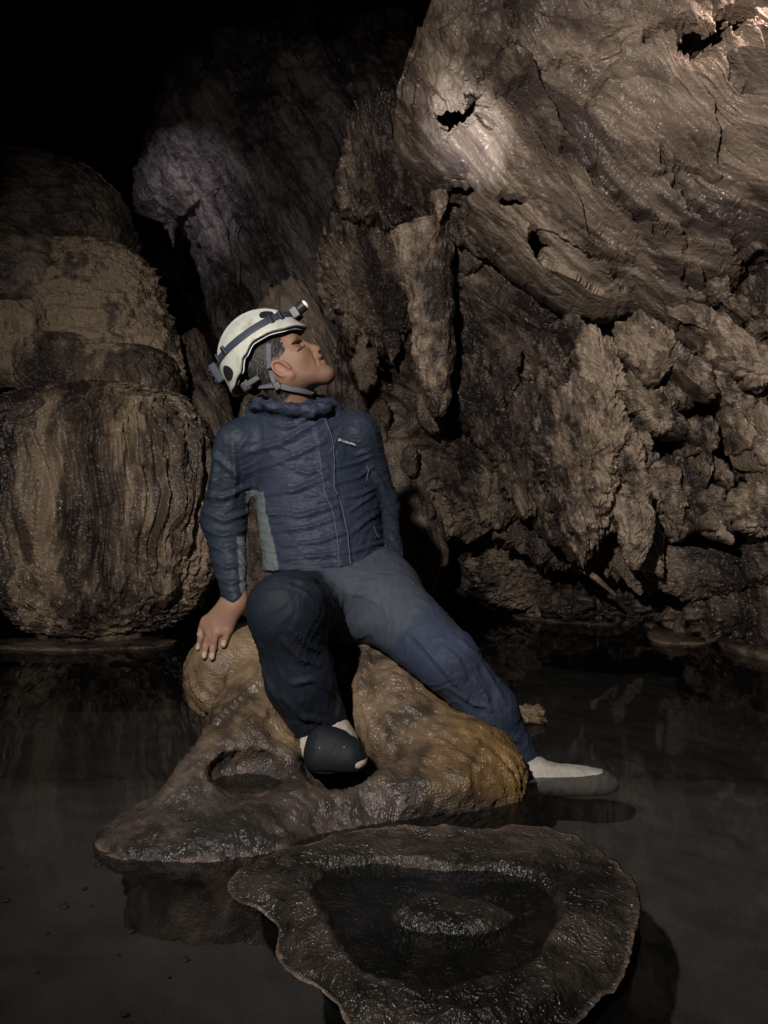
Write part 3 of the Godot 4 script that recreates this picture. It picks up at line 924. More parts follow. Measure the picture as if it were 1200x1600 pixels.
func build_left_formation() -> void:
	var f := base("flowstone_formation", wp(140, 1005, 3.75))
	tag(f, "tall tiered flowstone formation with fluted curtain standing on the left", "flowstone")
	var add := func(called: String, m: ArrayMesh, mat: Material) -> void:
		var o := put(called, m, mat, f)
		o.position = -f.position
	var down := Vector3.DOWN
	add.call("top_dome", tier(55, 5.2, v2([248, 0, 250, 40, 262, 72, 285, 110, 320, 136, 360, 148, 384, 150, 400, 140, 415, 110]), {"deep": 0.8, "pal": "brown", "bias": 0.25, "big": 0.03, "big_f": 3.0, "crinkle": 0.01, "crinkle_f": 12.0, "flow": 0.01, "flow_f": 14.0, "sheets": 0.025, "sheets_f": 10.0, "dir": Vector3(1, 0.1, 0).normalized(), "streak": 1.0}), mats.rock_smooth)
	add.call("middle_dome", tier(128, 4.25, v2([378, 0, 380, 35, 392, 70, 425, 105, 470, 128, 530, 146, 585, 154, 625, 148, 650, 120]), {"deep": 0.7, "pal": "curtain", "bias": 0.42, "big": 0.04, "big_f": 3.0, "crinkle": 0.012, "crinkle_f": 12.0, "flow": 0.012, "flow_f": 14.0, "along": 5.0, "sheets": 0.03, "sheets_f": 10.0, "dir": Vector3(1, 0.05, 0).normalized(), "streak": 1.0, "wobble": 0.05, "res": 0.008}), mats.rock)
	add.call("shoulder", tier(10, 4.2, v2([360, 0, 370, 70, 395, 110, 440, 130, 480, 130, 500, 100]), {"deep": 0.8, "pal": "brown", "bias": 0.1, "big": 0.04, "big_f": 3.0, "crinkle": 0.012, "streak": 1.0}), mats.rock_smooth)
	add.call("cracked_tier", tier(20, 3.9, v2([478, 0, 481, 40, 490, 58, 530, 60, 580, 54, 612, 40]), {"deep": 1.0, "pal": "curtain", "bias": 0.2, "big": 0.02, "crinkle": 0.022, "crinkle_f": 8.0, "flow": 0.012, "dir": down, "wobble": 0.1}), mats.rock)
	add.call("drip_tier", tier(95, 3.98, v2([522, 0, 525, 35, 535, 62, 560, 76, 600, 82, 618, 70]), {"deep": 0.9, "pal": "curtain", "big": 0.03, "crinkle": 0.02, "crinkle_f": 9.0, "flow": 0.014, "dir": down, "wobble": 0.12}), mats.rock)
	add.call("drip_tier", tier(190, 4.0, v2([540, 0, 543, 40, 552, 66, 575, 82, 605, 88, 625, 76]), {"deep": 0.8, "pal": "curtain", "bias": -0.05, "big": 0.03, "crinkle": 0.018, "crinkle_f": 9.0, "flow": 0.014, "dir": down, "wobble": 0.1}), mats.rock)
	add.call("drip_tier", tier(215, 3.98, v2([572, 0, 574, 30, 582, 48, 600, 58, 625, 58]), {"deep": 0.8, "pal": "curtain", "bias": -0.05, "big": 0.03, "crinkle": 0.015, "flow": 0.012, "dir": down, "wobble": 0.1}), mats.rock)
	add.call("curtain", tier(150, 3.9, v2([604, 0, 606, 80, 622, 128, 655, 158, 690, 175, 715, 180, 760, 178, 820, 176, 870, 170, 910, 158, 942, 140, 964, 120, 980, 96, 988, 60]), {"deep": 0.62, "pal": "curtain", "bias": 0.02, "big": 0.06, "big_f": 2.4, "flow": 0.036, "flow_f": 15.0, "along": 0.6, "dir": down, "sheets": 0.012, "sheets_f": 9.0, "fine": 0.04, "crinkle": 0.005, "crinkle_f": 11.0, "wobble": 0.06, "res": 0.0065, "streak": 0.18}), mats.rock_flow)
	add.call("curtain_side", tier(296, 4.25, v2([690, 0, 700, 30, 740, 42, 820, 46, 900, 36, 950, 16]), {"deep": 0.9, "pal": "curtain", "bias": -0.1, "flow": 0.03, "flow_f": 14.0, "dir": down, "big": 0.03}), mats.rock)
	add.call("curtain_side", tier(-30, 3.85, v2([650, 0, 660, 60, 700, 82, 800, 80, 880, 60, 930, 20]), {"deep": 0.9, "pal": "curtain", "bias": -0.1, "flow": 0.045, "flow_f": 13.0, "dir": down, "big": 0.05, "crinkle": 0.015}), mats.rock)
	for q in [[30, 930, 30, 60], [62, 940, 22, 50], [15, 915, 18, 70], [255, 935, 24, 40]]:
		add.call("drip", tier(q[0], 3.72, v2([q[1] - q[3], q[2] * 0.9, q[1] - q[3] * 0.4, q[2], q[1], q[2] * 0.6, q[1] + 18, 0]), {"pal": "curtain", "flow": 0.02, "flow_f": 15.0, "dir": down, "big": 0.02}), mats.rock)
	add.call("foot", tier(150, 3.95, v2([940, 60, 960, 84, 985, 92, 1004, 96, 1020, 100]), {"deep": 0.7, "pal": "brown", "big": 0.05, "big_f": 5.0, "flow": 0.02, "dir": down, "wobble": 0.2}), mats.rock_wet)
	shelf("shelfstone", [-60, 1006, 40, 996, 160, 992, 250, 996, 275, 1003, 220, 1011, 80, 1014], 0.012, "thin shelfstone rim at the foot of the left formation")


# ------------------------------------------------------------------ water and lake bed
func build_water() -> void:
	var bed_v := PackedVector3Array()
	var bed_c := PackedColorArray()
	var nx := 220
	var nz := 240
	for j in nz:
		var t := float(j) / (nz - 1)
		var z := lerpf(1.6, -7.5, t)
		for i in nx:
			var x := lerpf(-4.0, 4.0, float(i) / (nx - 1))
			var near := smoothstep(0.55, 0.1, Vector2((x + 0.66) / 1.1, (z + 1.0) / 1.05).length())
			var y := lerpf(lerpf(-0.17, -0.6, smoothstep(-2.1, -3.6, z)), -0.1, near) + 0.02 * noise_b.get_noise_2d(x * 2.5, z * 2.5) + 0.01 * noise_b.get_noise_2d(x * 14.0, z * 14.0)
			bed_v.append(Vector3(x, y, z))
			var k := 0.5 + 0.6 * noise_b.get_noise_2d(x * 5.0, z * 5.0) + 0.4 * noise_b.get_noise_2d(x * 28.0, z * 28.0)
			bed_c.append(Color(0.2, 0.19, 0.175).lerp(Color(0.33, 0.315, 0.285), clampf(k, 0, 1)))
	structure(put("lake_bed", arrays_mesh(bed_v, grid_index(nz, nx, false), bed_c, Vector3.UP), mats.mud), "grey silt bottom of the cave pool")
	# pebbles on the bed
	var pm := boulder(Vector3.ZERO, Vector3(0.008, 0.0035, 0.007), 3, "flow", null, 6)
	var mm := MultiMesh.new()
	mm.transform_format = MultiMesh.TRANSFORM_3D
	mm.mesh = pm
	mm.instance_count = 70
	var rng := RandomNumberGenerator.new()
	rng.seed = 4
	for i in mm.instance_count:
		var x := rng.randf_range(-1.0, -0.3)
		var z := rng.randf_range(-1.75, -0.6)
		var near := smoothstep(0.55, 0.1, Vector2((x + 0.66) / 1.1, (z + 1.0) / 1.05).length())
		var y := lerpf(lerpf(-0.17, -0.6, smoothstep(-2.1, -3.6, z)), -0.1, near) + 0.02 * noise_b.get_noise_2d(x * 2.5, z * 2.5)
		var s := rng.randf_range(0.35, 1.3)
		mm.set_instance_transform(i, Transform3D(Basis.from_euler(Vector3(0, rng.randf() * TAU, 0)).scaled(Vector3.ONE * s), Vector3(x, y + 0.004, z)))
	var peb := MultiMeshInstance3D.new()
	peb.name = "pebbles"
	peb.multimesh = mm
	peb.material_override = mats.mud
	peb.set_meta("kind", "stuff")
	peb.set_meta("label", "scattered small pebbles on the silt under water")
	add_child(peb)
	var pm2 := PlaneMesh.new()
	pm2.size = Vector2(8.0, 9.1)
	var w := put("water", pm2, mats.water)
	w.position = Vector3(0, 0, -2.95)
	structure(w, "still dark water of the cave pool")


# ------------------------------------------------------------------ boulders
var seat := Field.new()


func build_rocks() -> void:
	var I := Basis.IDENTITY
	var up := Vector3.UP
	# the boulder the caver sits on
	seat.bone(wp(545, 1060, 2.16), wp(690, 1215, 1.86), 0.16, 0.15, 0.08)
	seat.bone(wp(600, 1110, 2.02), wp(735, 1212, 1.84), 0.11, 0.10, 0.08)
	seat.ball(wp(738, 1200, 1.83), Vector3(0.125, 0.13, 0.12), I, 0.07)
	seat.ball(wp(545, 1090, 2.28), Vector3(0.3, 0.24, 0.24), I, 0.1)
	seat.ball(wp(365, 1052, 2.1), Vector3(0.135, 0.135, 0.16), Basis(Vector3(0, 0, 1), 0.1), 0.05)
	seat.ball(wp(440, 1050, 2.12), Vector3(0.15, 0.15, 0.15), I, 0.06)
	seat.ball(wp(440, 1130, 1.94), Vector3(0.14, 0.15, 0.12), I, 0.06)
	# ridge in front that carries the foot, and the low apron at the left
	seat.bone(wp(480, 1278, 1.63), wp(760, 1240, 1.74), 0.08, 0.085, 0.06)
	seat.bone(wp(640, 1250, 1.68), wp(770, 1225, 1.76), 0.075, 0.08, 0.06)
	seat.ball(on_water(330, 1300) + Vector3(0.01, -0.02, -0.03), Vector3(0.24, 0.072, 0.175), I.rotated(up, 0.25), 0.05)
	seat.ball(on_water(245, 1300) + Vector3(0, -0.01, -0.02), Vector3(0.11, 0.055, 0.12), I, 0.05)
	seat.bone(wp(338, 1222, 1.7), wp(425, 1100, 1.93), 0.075, 0.1, 0.06)
	seat.bone(wp(285, 1250, 1.6), wp(325, 1200, 1.7), 0.05, 0.05, 0.05)
	seat.ball(wp(385, 1160, 1.84), Vector3(0.1, 0.1, 0.1), I, 0.05)
	seat.bone(wp(405, 1120, 1.9), wp(425, 1190, 1.78), 0.1, 0.085, 0.06)
	seat.bone(wp(360, 1200, 1.74), wp(470, 1215, 1.72), 0.07, 0.07, 0.05)
	seat.ball(wp(390, 1200, 1.645), Vector3(0.088, 0.042, 0.06), I.rotated(Vector3(0, 0, 1), 0.1), 0.012, true)
	seat.ball(wp(525, 1178, 1.73), Vector3(0.085, 0.075, 0.12), I, 0.03, true)
	seat.bone(on_water(300, 1315) + Vector3(0, -0.16, -0.06), on_water(560, 1300) + Vector3(0, -0.16, -0.06), 0.16, 0.16, 0.04)
	seat.bone(on_water(560, 1300) + Vector3(0, -0.16, -0.06), wp(735, 1330, 1.85) + Vector3(0, -0.06, 0), 0.16, 0.17, 0.04)
	var lo := Vector3(-0.75, -0.3, -2.65)
	var hi := Vector3(0.5, 0.55, -1.2)
	var g := nets(seat, lo, hi, 0.009)
	var v: PackedVector3Array = g[0]
	var n := vertex_normals(v, g[1])
	var col := PackedColorArray()
	for i in v.size():
		var p := v[i]
		var m := mark(p)
		# ochre calcite on the upper boulder, dark wet crust on the apron
		var wet := smoothstep(-0.04, 0.06, (1195.0 - m.y) * 0.001 + 0.05 * noise_b.get_noise_3dv(p * 7.0) + maxf(0.0, m.x - 560.0) * 0.00035 - maxf(0.0, 470.0 - m.x) * 0.0002)
		var o := rock_color(p * Vector3(1, 0.6, 1), "ochre", 0.12)
		# iron stain on the right end of the boulder
		o = o.lerp(Color(o.r * 1.15, o.g * 1.0, o.b * 0.62), smoothstep(640.0, 780.0, m.x + 60.0 * noise_b.get_noise_3dv(p * 8.0)))
		var w := rock_color(p, "wet", 0.0)
		var tide := smoothstep(0.016, 0.008, p.y + 0.006 * noise_b.get_noise_3dv(p * 30.0))      # calcite rim left at the water line
		col.append(w.lerp(o, wet).lerp(rock_color(p, "flow", 0.0), tide * 0.6 * smoothstep(470.0, 400.0, m.x)))
		var flow := Vector3(0.6, -0.7, 0.3).normalized()
		var h := relief(p, {"big": 0.022, "big_f": 2.6, "flow": 0.006 * wet + 0.002, "flow_f": 17.0, "along": 2.5, "dir": flow, "sheets": 0.02 * wet, "sheets_f": 5.5, "crinkle": 0.0025 + 0.005 * (1.0 - wet), "crinkle_f": 20.0})
		var palm := smoothstep(0.05, 0.14, p.distance_to(wp(334, 998, 2.02)))
		v[i] = p + n[i] * ((h - 0.012) * palm - 0.003 * (1.0 - palm))
	var rock := put("seat_boulder", arrays_mesh(v, g[1], col), mats.seat)
	tag(rock, "ochre flowstone boulder with dark wet apron that the caver sits on", "boulder")
	var pool := put("hole_water", disc(wp(392, 1216, 1.66), 0.085, 0.06), mats.water)
	structure(pool, "black water standing in the boulder's hollow")
	# the low ring-shaped rim pool in front
	build_tray()
	tag(put("stone", boulder(on_water(826, 1124) + Vector3(0, 0.012, 0), Vector3(0.05, 0.028, 0.045), 21, "ochre", null, 24), mats.seat), "small ochre stone in the water behind the caver's left shin", "stone")


func disc(c: Vector3, rx: float, rz: float) -> ArrayMesh:
	var v := PackedVector3Array([c])
	var idx := PackedInt32Array()
	for k in 48:
		var a := TAU * k / 48.0
		v.append(c + Vector3(cos(a) * rx, 0, sin(a) * rz))
		idx.append_array(PackedInt32Array([0, 1 + k, 1 + (k + 1) % 48]))
	return arrays_mesh(v, idx, PackedColorArray(), Vector3.UP)


func build_tray() -> void:
	var outer := curve(v2([1002, 1405, 992, 1480, 950, 1550, 890, 1596, 800, 1622, 680, 1626, 575, 1610, 540, 1590, 530, 1566, 500, 1545, 450, 1512, 430, 1476, 432, 1440, 402, 1416, 362, 1400, 352, 1378, 376, 1352, 440, 1326, 520, 1300, 630, 1286, 740, 1290, 830, 1282, 900, 1298, 960, 1335, 992, 1370]), true, 3.5)
	var inner := v2([884, 1408, 868, 1476, 815, 1526, 730, 1552, 640, 1550, 560, 1516, 506, 1460, 476, 1400, 484, 1356, 560, 1338, 680, 1346, 790, 1350, 856, 1370])
	var ring := curve(inner, true, 3.0)
	var c := on_water(690, 1425, 0.02)
	var h := 0.038
	var rim := PackedVector3Array()
	var inn := PackedVector3Array()
	for q in outer:
		var b := on_water(q.x, q.y, 0.03)
		b += (b - c).normalized() * (0.006 * noise_b.get_noise_3dv(b * 12.0) + 0.0015 * noise_a.get_noise_3dv(b * 60.0))
		rim.append(b)
	for b in rim:
		# where the ray from the middle meets the inner outline
		var dir := Vector2(b.x - c.x, b.z - c.z).normalized()
		var best := 0.2
		var near_most := -1.0
		for i in ring.size():
			var p := on_water(ring[i].x, ring[i].y, h)
			var w := Vector2(p.x - c.x, p.z - c.z)
			var al := w.normalized().dot(dir)
			if al > near_most:
				near_most = al
				best = w.length()
		inn.append(Vector3(c.x + dir.x * best, 0, c.z + dir.y * best))
	# profile across the ring: share from inner edge (0) to outer edge (1), height
	var v := PackedVector3Array()
	var col := PackedColorArray()
	var rows := 110
	for r in rows:
		var t := float(r) / (rows - 1)
		for i in rim.size():
			var a := inn[i]
			var b := rim[i]
			var p: Vector3
			var y: float
			if t < 0.4:
				var s := t / 0.4
				p = Vector3(lerpf(c.x, a.x, s), 0, lerpf(c.z, a.z, s))
				y = 0.009 + 0.006 * noise_b.get_noise_3d(p.x * 9.0, 0, p.z * 9.0) + 0.027 * smoothstep(0.84, 1.0, s + 0.1 * noise_b.get_noise_3d(p.x * 8.0, 5.0, p.z * 8.0))
				# the lump in the middle of the pool
				var e := Vector2((p.x - LUMP.x) / 0.105, (p.z - LUMP.z) / 0.062)
				y += 0.036 * sqrt(maxf(0.0, 1.0 - pow(e.length(), 3.0)))
				# a half-drowned inner terrace
				y += 0.005 * smoothstep(0.55, 0.62, s + 0.12 * noise_b.get_noise_3d(p.x * 6.0, 3.0, p.z * 6.0))
			elif t < 0.85:
				var s := (t - 0.4) / 0.45
				p = Vector3(lerpf(a.x, b.x, s), 0, lerpf(a.z, b.z, s))
				y = 0.0395 - 0.004 * sin(s * PI) - 0.02 * smoothstep(0.45, 0.95, s) + 0.004 * exp(-pow((s - 0.9) / 0.09, 2.0))
			else:
				var s := (t - 0.85) / 0.15
				p = b.lerp(Vector3(c.x, b.y, c.z), 0.5 * sqrt(s))
				p += (b - c).normalized() * 0.006 * sin(minf(1.0, s * 5.0) * PI)
				y = 0.014 - 0.2 * s * s
			p.y = y
			var q := p
			if t < 0.9:
				p.y += 0.014 * noise_b.get_noise_3dv(q * 6.0) + 0.003 * ridge(q * 14.0) + 0.002 * noise_b.get_noise_3dv(q * 40.0)
			v.append(p)
			var cc := rock_color(q * 1.6, "rim", 0.12)
			var lip := smoothstep(0.79, 0.83, t + 0.025 * noise_b.get_noise_3dv(q * 20.0))
			col.append(cc.lerp(rock_color(q, "flow", -0.1), lip * (0.55 + 0.6 * noise_b.get_noise_3dv(q * 7.0)) * smoothstep(0.93, 0.9, t)))
	var tray := put("rim_pool", arrays_mesh(v, grid_index(rows, rim.size(), true), col, Vector3.UP), mats.tray)
	tag(tray, "low ring-shaped dark rimstone pool in the foreground water", "rimstone")
	# water inside
	var wv := PackedVector3Array([Vector3(c.x, 0.0275, c.z)])
	var wi := PackedInt32Array()
	for i in inn.size():
		wv.append(Vector3(lerpf(c.x, inn[i].x, 1.01), 0.0275, lerpf(c.z, inn[i].z, 1.01)))
		wi.append_array(PackedInt32Array([0, 1 + i, 1 + (i + 1) % inn.size()]))
	structure(put("rim_pool_water", arrays_mesh(wv, wi, PackedColorArray(), Vector3.UP), mats.water), "shallow water inside the rimstone pool")


const LUMP := Vector3(0.105, 0.0, -1.17)


# ------------------------------------------------------------------ the caver
var head_t := Transform3D.IDENTITY     # x forward out of the face, y to the crown, z to the right ear
var helm_t := Transform3D.IDENTITY
var head := Field.new()
var coat := Field.new()
var legs := Field.new()
const FOLDS := [
	[0.009, 7.0, 388, 706, 440, 692, 500, 656], [0.007, 6.0, 396, 736, 450, 716, 506, 690], [0.008, 6.0, 402, 772, 460, 766, 512, 744], [0.008, 6.0, 408, 800, 470, 806, 526, 790],
	[0.007, 5.0, 425, 830, 480, 824, 530, 808], [0.008, 5.0, 440, 852, 500, 846, 542, 832], [0.007, 5.0, 430, 874, 500, 868, 546, 862], [0.006, 4.5, 440, 890, 500, 886, 552, 880], [0.006, 4.5, 440, 722, 480, 740, 510, 730],
	[0.007, 5.0, 523, 702, 555, 713, 580, 704], [0.007, 5.0, 523, 731, 560, 722, 582, 712], [0.007, 5.0, 528, 753, 560, 746, 584, 730], [0.007, 5.0, 538, 777, 566, 772, 590, 760], [0.006, 4.5, 546, 800, 565, 786, 588, 770],
	[0.007, 5.0, 546, 836, 570, 816, 594, 800], [0.006, 4.5, 552, 862, 580, 852, 606, 846], [0.005, 4.5, 556, 880, 585, 873, 612, 868], [0.006, 5.0, 420, 660, 450, 668, 490, 650],
	[0.008, 7.0, 326, 704, 350, 726, 376, 748], [0.009, 6.0, 318, 772, 350, 778, 390, 760], [0.01, 6.0, 318, 800, 350, 814, 392, 800], [0.009, 5.5, 320, 826, 346, 836, 384, 828], [0.008, 5.0, 324, 850, 350, 860, 380, 850], [0.007, 5.0, 332, 876, 355, 886, 378, 880],
	[0.007, 5.0, 338, 902, 360, 912, 380, 904], [0.008, 7.0, 362, 690, 368, 740, 364, 788], [0.006, 6.0, 338, 690, 334, 740, 328, 780],
	[0.007, 5.0, 586, 740, 598, 756, 606, 770], [0.007, 5.0, 590, 790, 604, 800, 614, 806], [0.007, 5.0, 596, 826, 610, 832, 618, 840], [0.006, 4.0, 602, 852, 614, 858, 622, 862],
]
const LEG_FOLDS := [
	[0.006, 6.0, 440, 1000, 470, 1030, 500, 1040], [0.005, 5.0, 455, 985, 480, 1008, 498, 1018], [0.006, 6.0, 458, 1068, 490, 1062, 520, 1085], [0.006, 6.0, 440, 1090, 470, 1120, 510, 1130], [0.005, 5.0, 405, 1010, 415, 1060, 440, 1110], [0.005, 5.0, 460, 905, 490, 915, 516, 945],
	[0.004, 4.0, 470, 896, 500, 908, 522, 935], [0.004, 4.0, 450, 912, 478, 925, 500, 950], [0.006, 6.0, 690, 1010, 715, 1030, 728, 1060], [0.006, 6.0, 740, 1060, 760, 1090, 770, 1130], [0.006, 5.0, 700, 1075, 740, 1100, 780, 1110], [0.005, 5.0, 720, 1000, 750, 1030, 790, 1100], [0.006, 6.0, 640, 985, 680, 1030, 730, 1090],
	[0.004, 4.0, 540, 905, 590, 900, 640, 900], [0.004, 4.0, 530, 925, 570, 930, 600, 950], [0.005, 5.0, 770, 1130, 790, 1150, 812, 1160],
]


func fold_height(m: Vector2, folds: Array) -> float:
	var h := 0.0
	for f in folds:
		var a := Vector2(f[2], f[3])
		if absf(m.y - a.y) > 120.0:
			continue
		var b := Vector2(f[4], f[5])
		var c := Vector2(f[6], f[7])
		var s := seg_dist(m, a, b)
		var u := seg_dist(m, b, c)
		var d := minf(s.x, u.x)
		if d > f[1] * 2.2:
			continue
		var t := s.y * 0.5 if s.x < u.x else 0.5 + u.y * 0.5
		h += f[0] * (exp(-d / f[1] * 1.7) - 0.28 * exp(-pow((d - f[1] * 1.25) / f[1] * 1.8, 2.0))) * (0.35 + 0.65 * sin(PI * clampf(t * 0.9 + 0.05, 0, 1)))
	return h


func coat_height(p: Vector3) -> float:
	var m := mark(p)
	var h := fold_height(m, FOLDS)
	var q := Vector3(p.x * 5.0, p.y * 24.0 + 1.6 * noise_a.get_noise_3dv(p * 5.0), p.z * 5.0)
	var r0 := maxf(0.0, ridge(q * 0.8))
	var r1 := maxf(0.0, ridge(q * Vector3(1.5, 1.7, 1.5) + Vector3(5, 2, 7)))
	h = h * 1.15 + 0.0028 * r0 * r0 * r0 + 0.0016 * r1 * r1 * r1 * (0.5 + noise_a.get_noise_3dv(p * 7.0))
	# crumpled collar
	h += smoothstep(0.93, 0.97, p.y) * (0.009 * noise_b.get_noise_3dv(p * Vector3(22, 30, 22)) + 0.004 * ridge(p * 30.0))
	# the zip flap stands proud
	var z := zip_dist(m)
	h += 0.005 * (1.0 - smoothstep(11.0, 14.0, z))
	return h


func zip_dist(m: Vector2) -> float:
	var line := [498, 650, 508, 690, 512, 745, 520, 800, 532, 840, 541, 900]
	var d := 99.0
	for i in range(0, line.size() - 2, 2):
		d = minf(d, seg_dist(m, Vector2(line[i], line[i + 1]), Vector2(line[i + 2], line[i + 3])).x)
	return d


func gradient(f: Field, p: Vector3) -> Vector3:
	var e := 0.003
	return Vector3(f.d(p + Vector3(e, 0, 0)) - f.d(p - Vector3(e, 0, 0)), f.d(p + Vector3(0, e, 0)) - f.d(p - Vector3(0, e, 0)), f.d(p + Vector3(0, 0, e)) - f.d(p - Vector3(0, 0, e))).normalized()


func on_field(f: Field, px: float, py: float, lift: float, is_coat := false) -> Vector3:
	# the point of a body's surface seen at a measured place, lifted off it
	var eye := Vector3(0, EYE, 0)
	var dir := (wp(px, py, 1.0) - eye).normalized()
	var p := f.hit(eye + dir * 1.2, dir, 1.6)
	return p + gradient(f, p) * (lift + (coat_height(p) if is_coat else 0.0))


func build_person() -> void:
	var pitch := deg_to_rad(42.0)
	var yaw := deg_to_rad(7.0)
	var fwd := Vector3(cos(pitch) * cos(yaw), sin(pitch) * cos(yaw), sin(yaw))
	var side := fwd.cross(Vector3(-sin(pitch), cos(pitch), 0)).normalized()
	head_t = Transform3D(Basis(fwd, side.cross(fwd).normalized(), side), wp(440, 577, 2.09))
	pitch = deg_to_rad(32.0)
	fwd = Vector3(cos(pitch) * cos(yaw), sin(pitch) * cos(yaw), sin(yaw))
	side = fwd.cross(Vector3(-sin(pitch), cos(pitch), 0)).normalized()
	helm_t = Transform3D(Basis(fwd, side.cross(fwd).normalized(), side), wp(415, 557, 2.09))
	var body := build_body()
	build_coat(body)
	build_trousers(body)
	build_shoes(body)
	build_helmet()


func bone_h(a: Vector3, b: Vector3, r0: float, r1: float, k: float) -> void:
	head.bone(head_t * a, head_t * b, r0, r1, k, head_t.basis.z if absf((b - a).normalized().z) < 0.9 else head_t.basis.x)


func ball_h(c: Vector3, r: Vector3, k: float, cut := false, turn := 0.0) -> void:
	head.ball(head_t * c, r, head_t.basis * Basis(Vector3(0, 0, 1), turn), k, cut)


func build_body() -> MeshInstance3D:
	ball_h(Vector3(-0.002, 0.055, 0), Vector3(0.098, 0.085, 0.077), 0.03)
	ball_h(Vector3(0.046, -0.018, 0), Vector3(0.053, 0.072, 0.06), 0.03)
	for s in [-1.0, 1.0]:
		bone_h(Vector3(0.004, -0.04, 0.05 * s), Vector3(0.08, -0.096, 0.014 * s), 0.026, 0.019, 0.03)
		ball_h(Vector3(0.056, -0.018, 0.044 * s), Vector3(0.024, 0.02, 0.018), 0.03)
		ball_h(Vector3(0.101, -0.036, 0.012 * s), Vector3(0.009, 0.008, 0.007), 0.008)
	ball_h(Vector3(0.083, -0.1, 0), Vector3(0.019, 0.016, 0.024), 0.02)
	bone_h(Vector3(0.078, 0.03, -0.034), Vector3(0.078, 0.03, 0.034), 0.013, 0.013, 0.02)
	ball_h(Vector3(0.076, -0.056, 0), Vector3(0.026, 0.03, 0.032), 0.02)
	ball_h(Vector3(0.097, 0.006, 0.036), Vector3(0.018, 0.012, 0.016), 0.014, true)
	ball_h(Vector3(0.097, 0.006, -0.036), Vector3(0.018, 0.012, 0.016), 0.014, true)
	for s in [-1.0, 1.0]:
		ball_h(Vector3(0.071, 0.005, 0.034 * s), Vector3(0.0135, 0.012, 0.0145), 0.004)
	bone_h(Vector3(0.088, 0.014, 0), Vector3(0.111, -0.029, 0), 0.0078, 0.011, 0.012)
	bone_h(Vector3(0.1035, -0.0515, -0.013), Vector3(0.1035, -0.0515, 0.013), 0.0068, 0.0068, 0.006)
	bone_h(Vector3(0.1, -0.0675, -0.012), Vector3(0.1, -0.0675, 0.012), 0.0072, 0.0072, 0.006)
	bone_h(Vector3(0.014, -0.03, 0.064), Vector3(0.014, -0.035, 0.064), 0.008, 0.008, 0.012)
	head.bone(head_t * Vector3(-0.012, -0.04, 0), wp(460, 660, 2.15), 0.058, 0.066, 0.03)
	for q in [-1.0, 1.0]:
		ball_h(Vector3(0.1085, -0.0415, 0.0068 * q), Vector3(0.0048, 0.0042, 0.0036), 0.003, true)
		head.bone(head_t * Vector3(0.096, -0.034, 0.024 * q), head_t * Vector3(0.084, -0.066, 0.036 * q), 0.0016, 0.001, 0.006)
		head.cut[head.cut.size() - 1] = 1
	# mouth line, then the right ear: a saucer with a rolled rim, a hollow and a lobe
	head.ball(head_t * Vector3(0.108, -0.0595, 0), Vector3(0.014, 0.0026, 0.026), head_t.basis, 0.004, true)
	ball_h(Vector3(0.008, -0.017, 0.072), Vector3(0.018, 0.03, 0.007), 0.006, false, 0.25)
	ball_h(Vector3(0.011, -0.017, 0.083), Vector3(0.011, 0.019, 0.008), 0.004, true, 0.25)
	var prev := Vector3.ZERO
	for i in 12:
		var a := deg_to_rad(-40.0 + 23.0 * i)
		var q := Vector3(0.008, -0.017, 0.0785) + Vector3(cos(a) * 0.0165, sin(a) * 0.029, 0).rotated(Vector3(0, 0, 1), 0.25)
		if i > 0:
			bone_h(prev, q, 0.0038, 0.0038, 0.004)
		prev = q
	ball_h(Vector3(0.015, -0.046, 0.072), Vector3(0.008, 0.008, 0.006), 0.006)
	bone_h(Vector3(0.024, -0.023, 0.073), Vector3(0.023, -0.011, 0.073), 0.0045, 0.0035, 0.004)
	var mid := head_t.origin
	var hg := nets(head, mid + Vector3(-0.16, -0.17, -0.13), mid + Vector3(0.17, 0.15, 0.13), 0.0034)
	# hand on the rock
	var hand := Field.new()
	var wrist := wp(368, 938, 2.05)
	var knuckle := []
	var spec := [[338, 988, 333, 1012, 331, 1028, 0.0094], [329, 983, 322, 1008, 319, 1026, 0.0096], [322, 978, 314, 998, 309, 1013, 0.009], [322, 970, 315, 982, 311, 991, 0.0082]]
	for f in spec:
		var r: float = f[6]
		var a := on_rock(f[0], f[1], r * 1.25)
		var b := on_rock(f[2], f[3], r * 1.15)
		var c := on_rock(f[4], f[5], r * 0.8)
		knuckle.append(a)
		hand.bone(a, b, r * 1.1, r * 0.98, 0.006)
		hand.bone(b, c, r * 0.98, r * 0.78, 0.006)
		hand.bone(wrist.lerp(a, 0.35), a, 0.017, r * 1.15, 0.022)
	var th := on_rock(357, 985, 0.014)
	hand.bone(wrist.lerp(th, 0.25), th, 0.02, 0.0125, 0.02)
	hand.bone(th, on_rock(349, 1008, 0.009), 0.0112, 0.0085, 0.006)
	hand.bone(wrist, wp(364, 905, 2.07), 0.029, 0.032, 0.03, Vector3(0, 0.3, 1).normalized(), 1.25)
	hand.bone(wrist, knuckle[1].lerp(knuckle[0], 0.5).lerp(wrist, 0.2), 0.027, 0.02, 0.03, Vector3(-0.3, 0.6, 0.8).normalized(), 1.3)
	var gg := nets(hand, wrist + Vector3(-0.15, -0.19, -0.14), wrist + Vector3(0.08, 0.09, 0.14), 0.0032)
	# the rest of the body, under the clothes
	var under := Field.new()
	under.bone(wp(487, 700, 2.19), wp(512, 890, 2.16), 0.11, 0.12, 0.05, Vector3(0, 0, 1), 1.4)
	under.bone(wp(500, 935, 2.12), wp(590, 930, 2.13), 0.09, 0.09, 0.05)
	under.bone(wp(495, 945, 2.1), wp(447, 950, 1.78), 0.07, 0.045, 0.03)
	under.bone(wp(447, 955, 1.77), wp(492, 1130, 1.86), 0.042, 0.036, 0.03)
